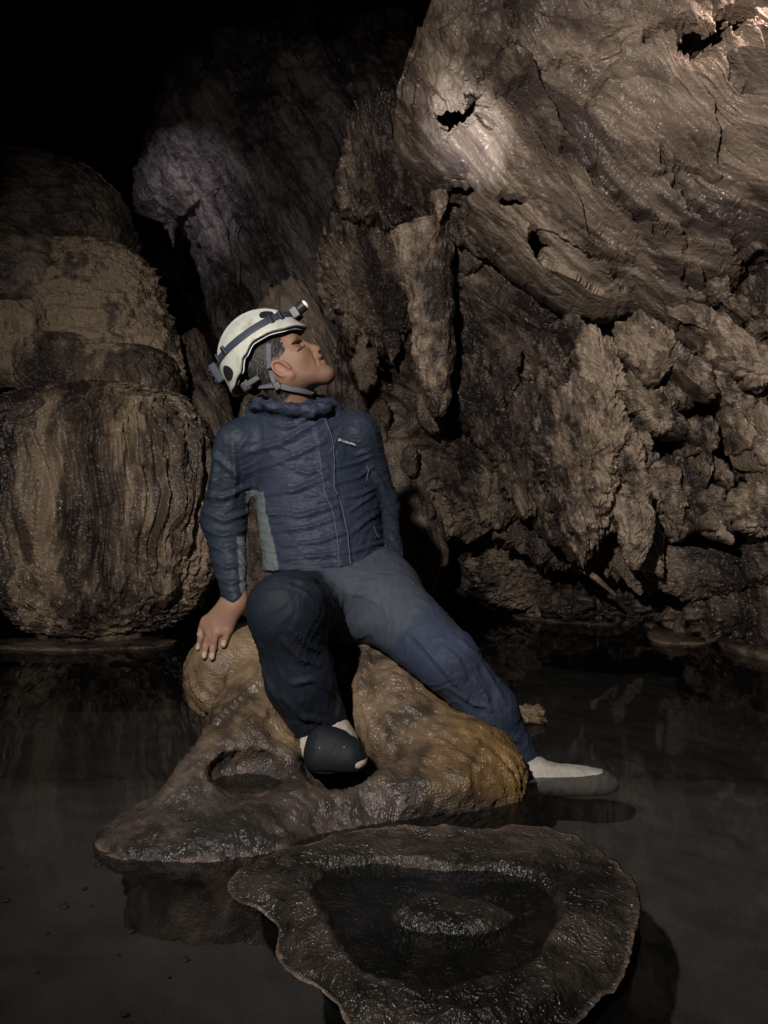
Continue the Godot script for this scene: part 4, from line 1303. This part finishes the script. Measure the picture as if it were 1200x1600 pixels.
	under.bone(wp(590, 930, 2.1), wp(705, 1035, 1.9), 0.07, 0.042, 0.03)
	under.bone(wp(710, 1040, 1.9), wp(818, 1186, 1.97), 0.04, 0.03, 0.03)
	under.bone(wp(380, 690, 2.16), wp(352, 815, 2.18), 0.042, 0.036, 0.03)
	under.bone(wp(352, 815, 2.18), wp(366, 925, 2.06), 0.034, 0.024, 0.03)
	under.bone(wp(566, 682, 2.19), wp(596, 790, 2.26), 0.045, 0.04, 0.03)
	under.bone(wp(596, 790, 2.26), wp(614, 885, 2.2), 0.036, 0.028, 0.03)
	under.ball(wp(618, 905, 2.2), Vector3(0.04, 0.05, 0.025), Basis.IDENTITY, 0.02)
	under.bone(wp(392, 700, 2.19), wp(552, 693, 2.2), 0.04, 0.04, 0.04)
	under.bone(wp(470, 700, 2.16), wp(460, 645, 2.14), 0.07, 0.058, 0.03)
	var ug := nets(under, Vector3(-0.6, -0.1, -2.4), Vector3(0.5, 1.0, -1.65), 0.013)
	var v := PackedVector3Array()
	var idx := PackedInt32Array()
	var col := PackedColorArray()
	for part in [hg, gg, ug]:
		var from := v.size()
		v.append_array(part[0])
		for i in part[1]:
			idx.append(i + from)
	var tips := []
	for f in spec:
		tips.append(Vector2(f[4] + 0.5, f[5] - 3.0))
	tips.append(Vector2(349, 1005))
	for i in v.size():
		var p := v[i]
		var l := head_t.affine_inverse() * p
		var k := 0.5 + 0.5 * noise_b.get_noise_3dv(p * 40.0) + 0.5 * noise_b.get_noise_3dv(p * 170.0)
		var c := Color(0.19, 0.105, 0.066).lerp(Color(0.235, 0.137, 0.09), k)
		if i < hg[0].size():
			# redder lips, ear and nose; shaved stubble shows greyish
			var lips := exp(-pow((l.y + 0.0595) / 0.009, 2.0)) * smoothstep(0.088, 0.1, l.x) * smoothstep(0.026, 0.018, absf(l.z))
			c = c.lerp(Color(0.2, 0.085, 0.065), lips * 0.7)
			c = c.lerp(Color(0.26, 0.11, 0.07), 0.5 * smoothstep(0.07, 0.08, l.z))
			c = c.lerp(Color(0.13, 0.085, 0.066), (0.35 + 0.4 * noise_a.get_noise_3dv(l * 500.0)) * smoothstep(-0.06, -0.08, l.y) * smoothstep(0.0, 0.03, l.x))
		elif i < hg[0].size() + gg[0].size():
			c = Color(0.22, 0.125, 0.085).lerp(Color(0.27, 0.155, 0.11), k)
			var m := mark(p)
			for t in tips:
				if m.distance_to(t) < 5.0:
					c = c.lerp(Color(0.46, 0.3, 0.24), 0.8)
		col.append(c)
	var body := put("person", arrays_mesh(v, idx, col), mats.skin)
	tag(body, "caver in navy rain jacket and blue trousers sitting on the boulder, looking up right", "person")
	# short grizzled hair: the scalp's faces, lifted and roughened
	var hv: PackedVector3Array = hg[0]
	var hi: PackedInt32Array = hg[1]
	var nn := vertex_normals(hv, hi)
	var map := {}
	var sv := PackedVector3Array()
	var sc := PackedColorArray()
	var si := PackedInt32Array()
	var inv := head_t.affine_inverse()
	for i in range(0, hi.size(), 3):
		var ok := true
		for k in 3:
			var l := inv * hv[hi[i + k]]
			var jag := 0.005 * noise_a.get_noise_3dv(l * 160.0)
			var on := (l.y > 0.016 + jag and l.x < 0.054 + jag + maxf(0.0, l.y - 0.03) * 0.3) or (l.x < -0.02 + jag and l.y > -0.075 and absf(l.z) < 0.074)
			if absf(l.z) > 0.0735 and l.y < 0.032:
				on = false
			if not on:
				ok = false
		if not ok:
			continue
		for k in 3:
			var id := hi[i + k]
			if not map.has(id):
				map[id] = sv.size()
				var l := inv * hv[id]
				var streak := noise_a.get_noise_3d(l.x * 60.0 - l.y * 40.0, l.y * 330.0 + l.x * 240.0, l.z * 40.0)
				sv.append(hv[id] + nn[id] * (0.0008 + 0.0006 * streak))
				sc.append(Color(0.02, 0.016, 0.013))
			si.append(map[id])
	var count := sv.size()
	var rng := RandomNumberGenerator.new()
	rng.seed = 31
	for i in range(0, count):
		var p := sv[i]
		var nrm := gradient(head, p)
		var dir := head_t.basis * Vector3(-0.75 + rng.randf_range(-0.3, 0.3), -0.55 + rng.randf_range(-0.3, 0.3), 0)
		dir = (dir - nrm * dir.dot(nrm)).normalized()
		var side := dir.cross(nrm) * 0.0007
		var tip := p + dir * rng.randf_range(0.007, 0.014) + nrm * rng.randf_range(0.001, 0.005)
		var c := Color(0.011, 0.01, 0.0095).lerp(Color(0.13, 0.12, 0.11), pow(rng.randf(), 3.2))
		var at := sv.size()
		sv.append_array(PackedVector3Array([p - side, p + side, tip]))
		sc.append_array(PackedColorArray([c, c, c]))
		si.append_array(PackedInt32Array([at, at + 1, at + 2]))
	put("hair", arrays_mesh(sv, si, sc, Vector3.ZERO), mats.hair, body)
	# eye and brow; on the near side they follow the lid and the brow ridge
	for q in [["eye", [464, 549, 470, 545.5, 477, 540.5], 0.0034, 0.0], ["eye", [466, 545.5, 471, 542, 477, 538.5], 0.0012, 0.0], ["eyebrow", [456, 538, 463, 533.5, 471, 531.5], 0.0055, 0.0006]]:
		var near := PackedVector3Array()
		for c in curve(v2(q[1]), false, 1.5):
			near.append(on_field(head, c.x, c.y, q[3]))
		put(q[0], strip(near, q[2], 0.002, Vector3(0.5, 0.3, 1)), mats.eye, body)
	for s in [-1.0]:
		var line := PackedVector3Array()
		for i in 9:
			var t := i / 8.0
			line.append(head_t * Vector3(0.0835 - 0.012 * pow(absf(t - 0.35) * 1.4, 2.0), 0.0035 + 0.003 * sin(t * PI), (0.0235 + 0.0235 * t) * s))
		put("eye", strip(line, 0.0042, 0.003, head_t.basis.x), mats.eye, body)
		line = PackedVector3Array()
		for i in 9:
			var t := i / 8.0
			line.append(head_t * Vector3(0.0925 - 0.022 * t * t, 0.03 + 0.006 * sin(t * PI * 0.8), (0.016 + 0.036 * t) * s))
		put("eyebrow", strip(line, 0.008, 0.003, head_t.basis.x), mats.eye, body)
	return body


func on_rock(px: float, py: float, lift: float) -> Vector3:
	var eye := Vector3(0, EYE, 0)
	var dir := (wp(px, py, 1.0) - eye).normalized()
	var p := seat.hit(eye + dir * 1.2, dir, 1.3)
	if p.z < -2.1:
		p = wp(px, py, 2.07)
	return p - dir * (lift + 0.002)


func build_coat(body: Node) -> void:
	var tf := Vector3(0.2, 0.2, 0.95).normalized()
	coat.bone(wp(484, 705, 2.17), wp(498, 800, 2.16), 0.158, 0.166, 0.06, tf, 1.42)
	coat.bone(wp(498, 800, 2.16), wp(510, 890, 2.12), 0.165, 0.183, 0.06, tf, 1.32)
	coat.bone(wp(388, 684, 2.17), wp(556, 676, 2.18), 0.06, 0.056, 0.06)
	coat.bone(wp(468, 690, 2.17), wp(461, 646, 2.14), 0.1, 0.074, 0.05)
	coat.bone(wp(372, 694, 2.14), wp(350, 812, 2.18), 0.07, 0.066, 0.035)
	coat.bone(wp(350, 812, 2.18), wp(365, 922, 2.06), 0.064, 0.04, 0.03)
	coat.bone(wp(365, 922, 2.06), wp(367, 936, 2.05), 0.038, 0.036, 0.01)
	coat.bone(wp(562, 684, 2.18), wp(594, 790, 2.25), 0.064, 0.056, 0.035)
	coat.bone(wp(594, 790, 2.25), wp(612, 872, 2.18), 0.054, 0.038, 0.03)
	# crumpled collar round the neck
	var ring := [[396, 640, 2.16], [402, 632, 2.11], [425, 634, 2.065], [455, 640, 2.05], [485, 641, 2.055], [508, 637, 2.08], [518, 634, 2.13], [505, 628, 2.2], [455, 622, 2.23], [410, 628, 2.21]]
	for i in ring.size():
		var a: Array = ring[i]
		var b: Array = ring[(i + 1) % ring.size()]
		coat.bone(wp(a[0], a[1], a[2]), wp(b[0], b[1], b[2]), 0.017, 0.017, 0.02)
	# hem
	var hem := wp(512, 897, 2.0)
	var down := Vector3(-0.075, -1.0, 0.1).normalized()
	coat.ball(hem + down * 2.0, Vector3.ONE * 2.0, Basis.IDENTITY, 0.012, true)
	# the hem must not cut the sleeves: put the forearms back
	coat.bone(wp(350, 812, 2.18), wp(365, 922, 2.06), 0.064, 0.04, 0.005)
	coat.bone(wp(365, 922, 2.06), wp(367, 936, 2.05), 0.038, 0.036, 0.005)
	var g := nets(coat, Vector3(-0.62, 0.32, -2.45), Vector3(0.16, 1.06, -1.85), 0.0052)
	var v: PackedVector3Array = g[0]
	var n := vertex_normals(v, g[1])
	var col := PackedColorArray()
	for i in v.size():
		var p := v[i]
		var m := mark(p)
		var k := noise_a.get_noise_3dv(p * 6.0)
		var c := Color(0.022, 0.028, 0.046).lerp(Color(0.027, 0.034, 0.054), 0.5 + k)
		# blue-green sleeves and yoke, grey side panels, dyed cloth
		var arm := m.x < 384.0 + (m.y - 720.0) * 0.02 and m.y > 655.0
		if arm or (m.x > 583.0 + (m.y - 720.0) * 0.18):
			c = Color(0.017, 0.024, 0.037).lerp(Color(0.021, 0.029, 0.043), 0.5 + k)
		var panel := m.y > 768.0 and m.x > 386.0 and m.x < 412.0 + smoothstep(770.0, 900.0, m.y) * 22.0 and m.y < 905.0 and not (m.y > 828.0 and m.x < 388.0)
		var inner := m.y > 838.0 and m.x > 371.0 + (m.y - 838.0) * 0.06 and m.x < 393.0 and m.y < 925.0
		if panel or inner:
			c = Color(0.11, 0.13, 0.132)
		col.append(c)
		v[i] = p + n[i] * (coat_height(p) - 0.004)
	var coat_o := put("jacket", arrays_mesh(v, g[1], col), mats.jacket, body)
	coat_o.set_meta("label", "navy rain jacket with grey side panels")
	for line in [[506, 652, 513, 670, 520, 692, 522, 730, 522, 762, 528, 772], [499, 706, 503, 740, 509, 775, 520, 800, 527, 845, 531, 892], [530, 776, 538, 806, 543, 840, 548, 888], [420, 804, 432, 804], [574, 726, 576, 738, 574, 752], [584, 822, 592, 838, 602, 850, 605, 872]]:
		var pts := curve(v2(line), false, 2.0)
		var w := PackedVector3Array()
		for q in pts:
			w.append(on_field(coat, q.x, q.y, -0.003, true))
		put("piping", strip(w, 0.003, 0.003, Vector3(0, 0, 1)), mats.piping, coat_o)
	# chest print: a small lozenge mark and the word
	var a := on_field(coat, 530, 688, 0.0035, true)
	var b := on_field(coat, 552, 694, 0.0035, true)
	var outw := gradient(coat, on_field(coat, 541, 691, 0.0))
	var xdir := (b - a).normalized()
	var zdir := (outw - xdir * outw.dot(xdir)).normalized()
	var tm := TextMesh.new()
	var font := SystemFont.new()
	font.font_names = PackedStringArray(["Droid Serif"])
	font.font_weight = 700
	tm.font = font
	tm.text = "Columbia"
	tm.font_size = 24
	tm.depth = 0.0008
	tm.pixel_size = 0.00037
	tm.horizontal_alignment = HORIZONTAL_ALIGNMENT_LEFT
	var t := put("chest_lettering", tm, mats.print_ink, coat_o)
	t.transform = Transform3D(Basis(xdir, zdir.cross(xdir).normalized(), zdir), a.lerp(b, 0.12) + zdir * 0.002)
	var logo := PackedVector3Array()
	var li := PackedInt32Array()
	for k in 4:
		var c := Vector3(0.0028, 0, 0).rotated(Vector3(0, 0, 1), TAU * k / 4.0 + 0.78)
		var o := logo.size()
		for q in [Vector3(-0.0023, 0, 0), Vector3(0, 0.0023, 0), Vector3(0.0023, 0, 0), Vector3(0, -0.0023, 0)]:
			logo.append(c + q.rotated(Vector3(0, 0, 1), 0.4))
		li.append_array(PackedInt32Array([o, o + 1, o + 2, o, o + 2, o + 3]))
	var lg := put("chest_mark", arrays_mesh(logo, li, PackedColorArray(), Vector3(0, 0, 1)), mats.print_ink, coat_o)
	lg.transform = Transform3D(t.basis, a - xdir * 0.002 + zdir * 0.003)


func build_trousers(body: Node) -> void:
	legs.bone(wp(492, 935, 2.12), wp(588, 926, 2.13), 0.115, 0.12, 0.06)
	legs.bone(wp(515, 890, 2.14), wp(530, 930, 2.1), 0.155, 0.14, 0.06, Vector3(0, 0, 1), 1.25)
	legs.bone(wp(496, 948, 2.1), wp(447, 952, 1.74), 0.105, 0.083, 0.06)
	legs.bone(wp(447, 956, 1.75), wp(468, 1060, 1.79), 0.083, 0.082, 0.05)
	legs.bone(wp(468, 1060, 1.79), wp(498, 1134, 1.83), 0.082, 0.074, 0.03)
	legs.bone(wp(590, 934, 2.1), wp(700, 1032, 1.88), 0.118, 0.08, 0.05)
	legs.bone(wp(700, 1032, 1.88), wp(766, 1108, 1.9), 0.08, 0.067, 0.02)
	legs.bone(wp(766, 1108, 1.9), wp(822, 1205, 1.95), 0.066, 0.052, 0.03)
	legs.ball(wp(540, 915, 2.02), Vector3(0.12, 0.05, 0.06), Basis.IDENTITY, 0.05)
	var g := nets(legs, Vector3(-0.46, -0.1, -2.35), Vector3(0.48, 0.66, -1.6), 0.0065)
	var v: PackedVector3Array = g[0]
	var n := vertex_normals(v, g[1])
	var col := PackedColorArray()
	for i in v.size():
		var p := v[i]
		var m := mark(p)
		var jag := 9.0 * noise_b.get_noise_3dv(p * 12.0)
		# darker cloth colour up to an outline across both thighs, lighter over the lap
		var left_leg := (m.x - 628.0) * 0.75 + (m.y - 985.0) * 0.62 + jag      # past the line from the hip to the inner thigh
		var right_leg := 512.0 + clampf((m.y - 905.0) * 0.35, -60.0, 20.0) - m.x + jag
		var wet := maxf(smoothstep(-4.0, 8.0, left_leg), smoothstep(-5.0, 7.0, right_leg if m.y > 890.0 else -99.0))  # share of the darker cloth colour
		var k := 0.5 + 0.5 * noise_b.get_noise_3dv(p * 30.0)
		var lap_cloth := Color(0.043, 0.051, 0.067).lerp(Color(0.051, 0.061, 0.079), k)
		var dark_cloth := Color(0.028, 0.037, 0.062).lerp(Color(0.035, 0.046, 0.075), k)
		if m.x < 560.0:  # the right leg gets a darker colour than the left
			dark_cloth = Color(0.0095, 0.0118, 0.0175).lerp(Color(0.013, 0.016, 0.0235), k)
		col.append(lap_cloth.lerp(dark_cloth, wet))
		var along := (Vector3(0.62, -0.7, 0.1) if m.x > 560.0 else Vector3(0.2, -0.95, -0.1)).normalized()
		var al := p.dot(along)
		var q := (p - along * al) * 12.0 + along * al * 1.8 + Vector3.ONE * noise_a.get_noise_3dv(p * 5.0)
		var r0 := maxf(0.0, ridge(q))
		v[i] = p + n[i] * (1.7 * fold_height(m, LEG_FOLDS) + 0.003 * r0 * r0 * r0 * r0 + 0.0025 * noise_b.get_noise_3dv(p * 9.0) - 0.003)
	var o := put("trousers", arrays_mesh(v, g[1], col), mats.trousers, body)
	o.set_meta("label", "blue trousers darker below the lap")


func build_shoes(body: Node) -> void:
	var beige := Color(0.38, 0.34, 0.28)
	# right shoe, toe towards the lens: canvas upper under a dark rubber toe cap
	var up := Field.new()
	up.ball(wp(511, 1166, 1.81), Vector3(0.078, 0.064, 0.09), Basis(Vector3.UP, 0.15), 0.02)
	up.ball(wp(560, 1186, 1.74), Vector3(0.022, 0.016, 0.05), Basis.IDENTITY, 0.015)
	up.bone(wp(505, 1140, 1.82), wp(495, 1110, 1.84), 0.055, 0.05, 0.03)
	up.ball(wp(510, 1208, 1.76) + Vector3(0, -0.5, 0), Vector3.ONE * 0.5, Basis.IDENTITY, 0.008, true)
	var o := put("shoe", painted(nets(up, wp(512, 1166, 1.77) - Vector3(0.14, 0.12, 0.16), wp(512, 1166, 1.77) + Vector3(0.14, 0.16, 0.16), 0.005), beige, 0.0012), mats.canvas, body)
	o.set_meta("label", "beige canvas shoe with dark rubber toe")
	var cap := Field.new()
	cap.bone(wp(500, 1190, 1.73), wp(548, 1191, 1.725), 0.033, 0.032, 0.03)
	cap.bone(wp(502, 1170, 1.74), wp(544, 1174, 1.735), 0.036, 0.034, 0.03)
	cap.bone(wp(505, 1152, 1.755), wp(522, 1158, 1.75), 0.028, 0.03, 0.03)
	cap.ball(wp(510, 1207, 1.7) + Vector3(0, -0.5, 0), Vector3.ONE * 0.5, Basis.IDENTITY, 0.008, true)
	put("toe_cap", painted(nets(cap, wp(525, 1174, 1.71) - Vector3(0.12, 0.1, 0.13), wp(525, 1174, 1.71) + Vector3(0.12, 0.12, 0.13), 0.005), Color(0.02, 0.026, 0.033), 0.001), mats.rubber, o)
	for q in [[500, 1168], [538, 1167]]:
		var e := SphereMesh.new()
		e.radius = 0.0032
		e.height = 0.004
		e.radial_segments = 10
		e.rings = 5
		put("eyelet", e, mats.metal, o).position = on_field(cap, q[0], q[1], 0.0)
	# left shoe, under water
	var lf := Field.new()
	lf.bone(Vector3(0.38, -0.016, -1.9), Vector3(0.55, -0.029, -1.9), 0.054, 0.042, 0.04, Vector3(0, 1, 0), 1.7)
	lf.ball(Vector3(0.47, -0.025, -1.9), Vector3(0.1, 0.032, 0.05), Basis.IDENTITY, 0.03)
	lf.ball(Vector3(0.37, -0.01, -1.92), Vector3(0.055, 0.045, 0.045), Basis.IDENTITY, 0.03)
	var ls := put("shoe", painted(nets(lf, Vector3(0.26, -0.1, -2.04), Vector3(0.66, 0.08, -1.76), 0.006), Color(0.42, 0.4, 0.35), 0.0015), mats.canvas, body)
	ls.set_meta("label", "pale canvas shoe under the water")


func painted(g: Array, c: Color, rough: float) -> ArrayMesh:
	var v: PackedVector3Array = g[0]
	var n := vertex_normals(v, g[1])
	var col := PackedColorArray()
	for i in v.size():
		var k := noise_b.get_noise_3dv(v[i] * 22.0)
		col.append(c * (1.0 + 0.3 * k))
		v[i] += n[i] * rough * ridge(v[i] * Vector3(40, 18, 18))
	return arrays_mesh(v, g[1], col)


# ------------------------------------------------------------------ helmet
func helm_edge(deg: float) -> float:
	var t := [0.0, 0.003, 40.0, 0.013, 70.0, 0.024, 86.0, 0.025, 104.0, 0.006, 122.0, -0.026, 145.0, -0.04, 180.0, -0.046]
	for i in range(0, t.size() - 2, 2):
		if deg <= t[i + 2]:
			return lerpf(t[i + 1], t[i + 3], smoothstep(t[i], t[i + 2], deg))
	return -0.046


func helm_point(a: float, y: float, grow := 0.0) -> Vector3:
	# a point of the shell at azimuth a (0 = front) and height y in the helmet's own axes
	var s := clampf(y / 0.127, -1.0, 1.0)
	var c := sqrt(1.0 - s * s) if s > 0.0 else 1.0
	var rim := smoothstep(0.03, 0.0, y - helm_edge(rad_to_deg(absf(wrapf(a, -PI, PI)))))
	var r := 1.0 + 0.05 * rim * (0.6 + 0.6 * maxf(0.0, cos(a)))
	var p := Vector3(cos(a) * c * 0.134 * r, y, sin(a) * c * 0.108 * r)
	# two raised ribs that run from front to back
	var rib := exp(-pow((absf(p.z) - 0.04) / 0.009, 2.0)) * smoothstep(0.05, 0.075, y)
	return p + p.normalized() * (grow + 0.0045 * rib)


func build_helmet() -> void:
	var h := base("caving_helmet", helm_t.origin)
	h.basis = helm_t.basis
	tag(h, "white caving helmet with headlamp on the caver's head", "helmet")
	var n := 120
	var rows := 44
	var v := PackedVector3Array()
	for layer in 2:
		for r in rows + 1:
			var t := float(r) / rows
			if layer == 1:
				t = 1.0 - t
			for k in n:
				var a := TAU * k / n
				var e := helm_edge(rad_to_deg(absf(wrapf(a, -PI, PI))))
				var y := lerpf(e, 0.127, cos(t * PI * 0.5))
				v.append(helm_point(a, y, 0.0 if layer == 0 else -0.006))
	put("shell", arrays_mesh(v, grid_index(2 * rows + 2, n, true), PackedColorArray()), mats.shell, h)
	# foam lining
	var lv := PackedVector3Array()
	for r in 24:
		for k in n:
			var a := TAU * k / n
			var e := helm_edge(rad_to_deg(absf(wrapf(a, -PI, PI)))) - 0.004
			lv.append(helm_point(a, lerpf(e, 0.115, cos(r / 23.0 * PI * 0.5)), -0.013))
	put("lining", arrays_mesh(lv, grid_index(24, n, true), PackedColorArray()), mats.shell_inside, h)
	# elastic lamp band round the shell, slack against it, with clips
	var band := PackedVector3Array()
	for k in 97:
		var a := TAU * k / 96.0
		band.append(helm_point(a, 0.052 + 0.004 * cos(a), 0.0025))
	put("lamp_band", strip_up(band, 0.02, 0.003), mats.band, h)
	for deg in [35.0, 52.0, 128.0, 150.0, -40.0, -140.0]:
		var a := deg_to_rad(deg)
		var p := helm_point(a, 0.053, 0.004)
		var c := rounded_box(Vector3(0.012, 0.026, 0.008), 0.002)
		var o := put("band_clip", c, mats.black, h)
		o.transform = Transform3D(Basis(Vector3.UP, PI * 0.5 - a), p)
	# vents: flat black patches on the shell, painting the dark inside openings
	for q in [[140.0, 0.002, 0.2, 0.021], [-140.0, 0.002, 0.2, 0.021], [48.0, 0.078, 0.2, 0.013], [-48.0, 0.078, 0.2, 0.013]]:
		var pv := PackedVector3Array()
		for r in 10:
			for k in 28:
				var a := TAU * k / 28.0
				var s := r / 9.0
				pv.append(helm_point(deg_to_rad(q[0]) + cos(a) * s * q[2] * (1.0 - 0.25 * sin(a)), q[1] + sin(a) * s * q[3], 0.0012 - 0.004 * smoothstep(0.0, 0.4, 1.0 - s) * 0.0))
		put("vent_patch", arrays_mesh(pv, grid_index(10, 28, true), PackedColorArray()), mats.black, h)
	# headlamp in front: bracket, round head, lens; battery at the back
	var lamp := Node3D.new()
	lamp.name = "headlamp"
	h.add_child(lamp)
	lamp.position = Vector3(0.142, 0.052, 0.0)
	put("bracket", rounded_box(Vector3(0.026, 0.034, 0.046), 0.005), mats.black, lamp).position = Vector3(-0.006, 0.0, 0)
	var cyl := CylinderMesh.new()
	cyl.top_radius = 0.0165
	cyl.bottom_radius = 0.0145
	cyl.height = 0.026
	cyl.radial_segments = 28
	var hd := put("lamp_head", cyl, mats.black, lamp)
	hd.rotation = Vector3(0, 0, -PI * 0.5 + 0.1)
	hd.position = Vector3(0.016, 0.004, 0.006)
	var lens := SphereMesh.new()
	lens.radius = 0.0125
	lens.height = 0.014
	lens.radial_segments = 24
	lens.rings = 10
	var le := put("lens", lens, mats.lens, lamp)
	le.rotation = Vector3(0, 0, -PI * 0.5 + 0.1)
	le.position = Vector3(0.0295, 0.0055, 0.006)
	var bat := Node3D.new()
	bat.name = "battery_box"
	h.add_child(bat)
	bat.position = Vector3(-0.137, 0.03, 0.0)
	put("case", rounded_box(Vector3(0.026, 0.06, 0.075), 0.007), mats.band, bat)
	for y in [-0.018, 0.0, 0.018]:
		put("case_rib", rounded_box(Vector3(0.005, 0.006, 0.07), 0.002), mats.black, bat).position = Vector3(-0.014, y, 0)
	# size dial at the nape
	var dial := put("size_dial", rounded_box(Vector3(0.03, 0.036, 0.11), 0.008), mats.black, h)
	dial.position = Vector3(-0.083, -0.048, 0.0)
	for z in [-0.05, 0.05]:
		put("dial_arm", rounded_box(Vector3(0.05, 0.018, 0.012), 0.004), mats.black, h).position = Vector3(-0.062, -0.05, z)
	# chin strap over the cheek and under the jaw
	var inv := helm_t.affine_inverse()
	for line in [[420, 538, 420, 556, 423, 576, 429, 594, 436, 602], [405, 602, 420, 602, 436, 602], [436, 602, 452, 606, 468, 609, 482, 612, 496, 611]]:
		var w := PackedVector3Array()
		for q in curve(v2(line), false, 3.0):
			w.append(inv * on_field(head, q.x, q.y, 0.0035))
		put("chin_strap", strip(w, 0.013, 0.0022, inv.basis * Vector3(0, 0, 1)), mats.strap, h)
	var bk := put("buckle", rounded_box(Vector3(0.02, 0.022, 0.008), 0.003), mats.black, h)
	bk.position = inv * on_field(head, 435, 602, 0.006)


func strip_up(line: PackedVector3Array, width: float, thick: float) -> ArrayMesh:
	# an upright closed band round the y axis
	var v := PackedVector3Array()
	for p in line:
		var o := Vector3(p.x, 0, p.z).normalized()
		for k in 8:
			var a := TAU * (k + 0.5) / 8.0
			v.append(p + Vector3.UP * (cos(a) * width * 0.54) * (1.0) - o * (cos(a) * width * 0.18) + o * (sin(a) * thick * 0.54))
	return arrays_mesh(v, grid_index(line.size(), 8, true), PackedColorArray())


func rounded_box(size: Vector3, r: float) -> ArrayMesh:
	# a box with bevelled edges
	var v := PackedVector3Array()
	var n := 12
	var e := size * 0.5 - Vector3.ONE * r
	for i in n + 1:
		var a := PI * i / n
		for k in n * 2:
			var b := TAU * (k + 0.5) / (n * 2)
			var d := Vector3(sin(a) * cos(b), cos(a), sin(a) * sin(b))
			v.append(Vector3(signf(d.x) * e.x, signf(d.y) * e.y if absf(d.y) > 0.01 else 0.0, signf(d.z) * e.z) + d * r)
	return arrays_mesh(v, grid_index(n + 1, n * 2, true), PackedColorArray())


# ------------------------------------------------------------------ lamps outside the picture
func build_lamps() -> void:
	lamp_thing(LAMP_AT, LAMP_TO, "caving lamp behind the photographer")
	lamp_thing(PASSAGE_LAMP, wp(290, 300, 4.3), "caving lamp left of the frame")
	lamp_thing(RIGHT_LAMP, wp(1185, 20, 2.8), "caving lamp right of the frame")


func lamp_thing(at: Vector3, to: Vector3, label: String) -> void:
	var dir := (to - at).normalized()
	# added pillar, out of view, put in to hold up the lamp
	var foot := at - dir * 0.16
	var rock := put("added_lamp_rock", spike([foot - Vector3(0, 0.025, 0), foot - Vector3(0, 0.06, 0), Vector3(foot.x, foot.y * 0.4, foot.z) - dir * 0.05, Vector3(foot.x, -0.6, foot.z) - dir * 0.05], [0.015, 0.055, 0.12, 0.2], {"pal": "brown", "big": 0.008, "steps": 30, "sides": 32}), mats.rock)
	tag(rock, "added rock pillar carrying the " + label.replace("caving lamp", "lamp"), "rock")
	var l := base("caving_lamp", at)
	tag(l, label, "lamp")
	l.look_at_from_position(at, to, Vector3.UP)
	var c := CylinderMesh.new()
	c.top_radius = 0.018
	c.bottom_radius = 0.022
	c.height = 0.12
	var o := put("barrel", c, mats.black, l)
	o.rotation = Vector3(PI * 0.5, 0, 0)
	o.position = Vector3(0, 0, 0.112)
	var d := CylinderMesh.new()
	d.top_radius = 0.02
	d.bottom_radius = 0.02
	d.height = 0.004
	var e := put("lens", d, mats.lens, l)
	e.rotation = Vector3(PI * 0.5, 0, 0)
	e.position = Vector3(0, 0, 0.045)
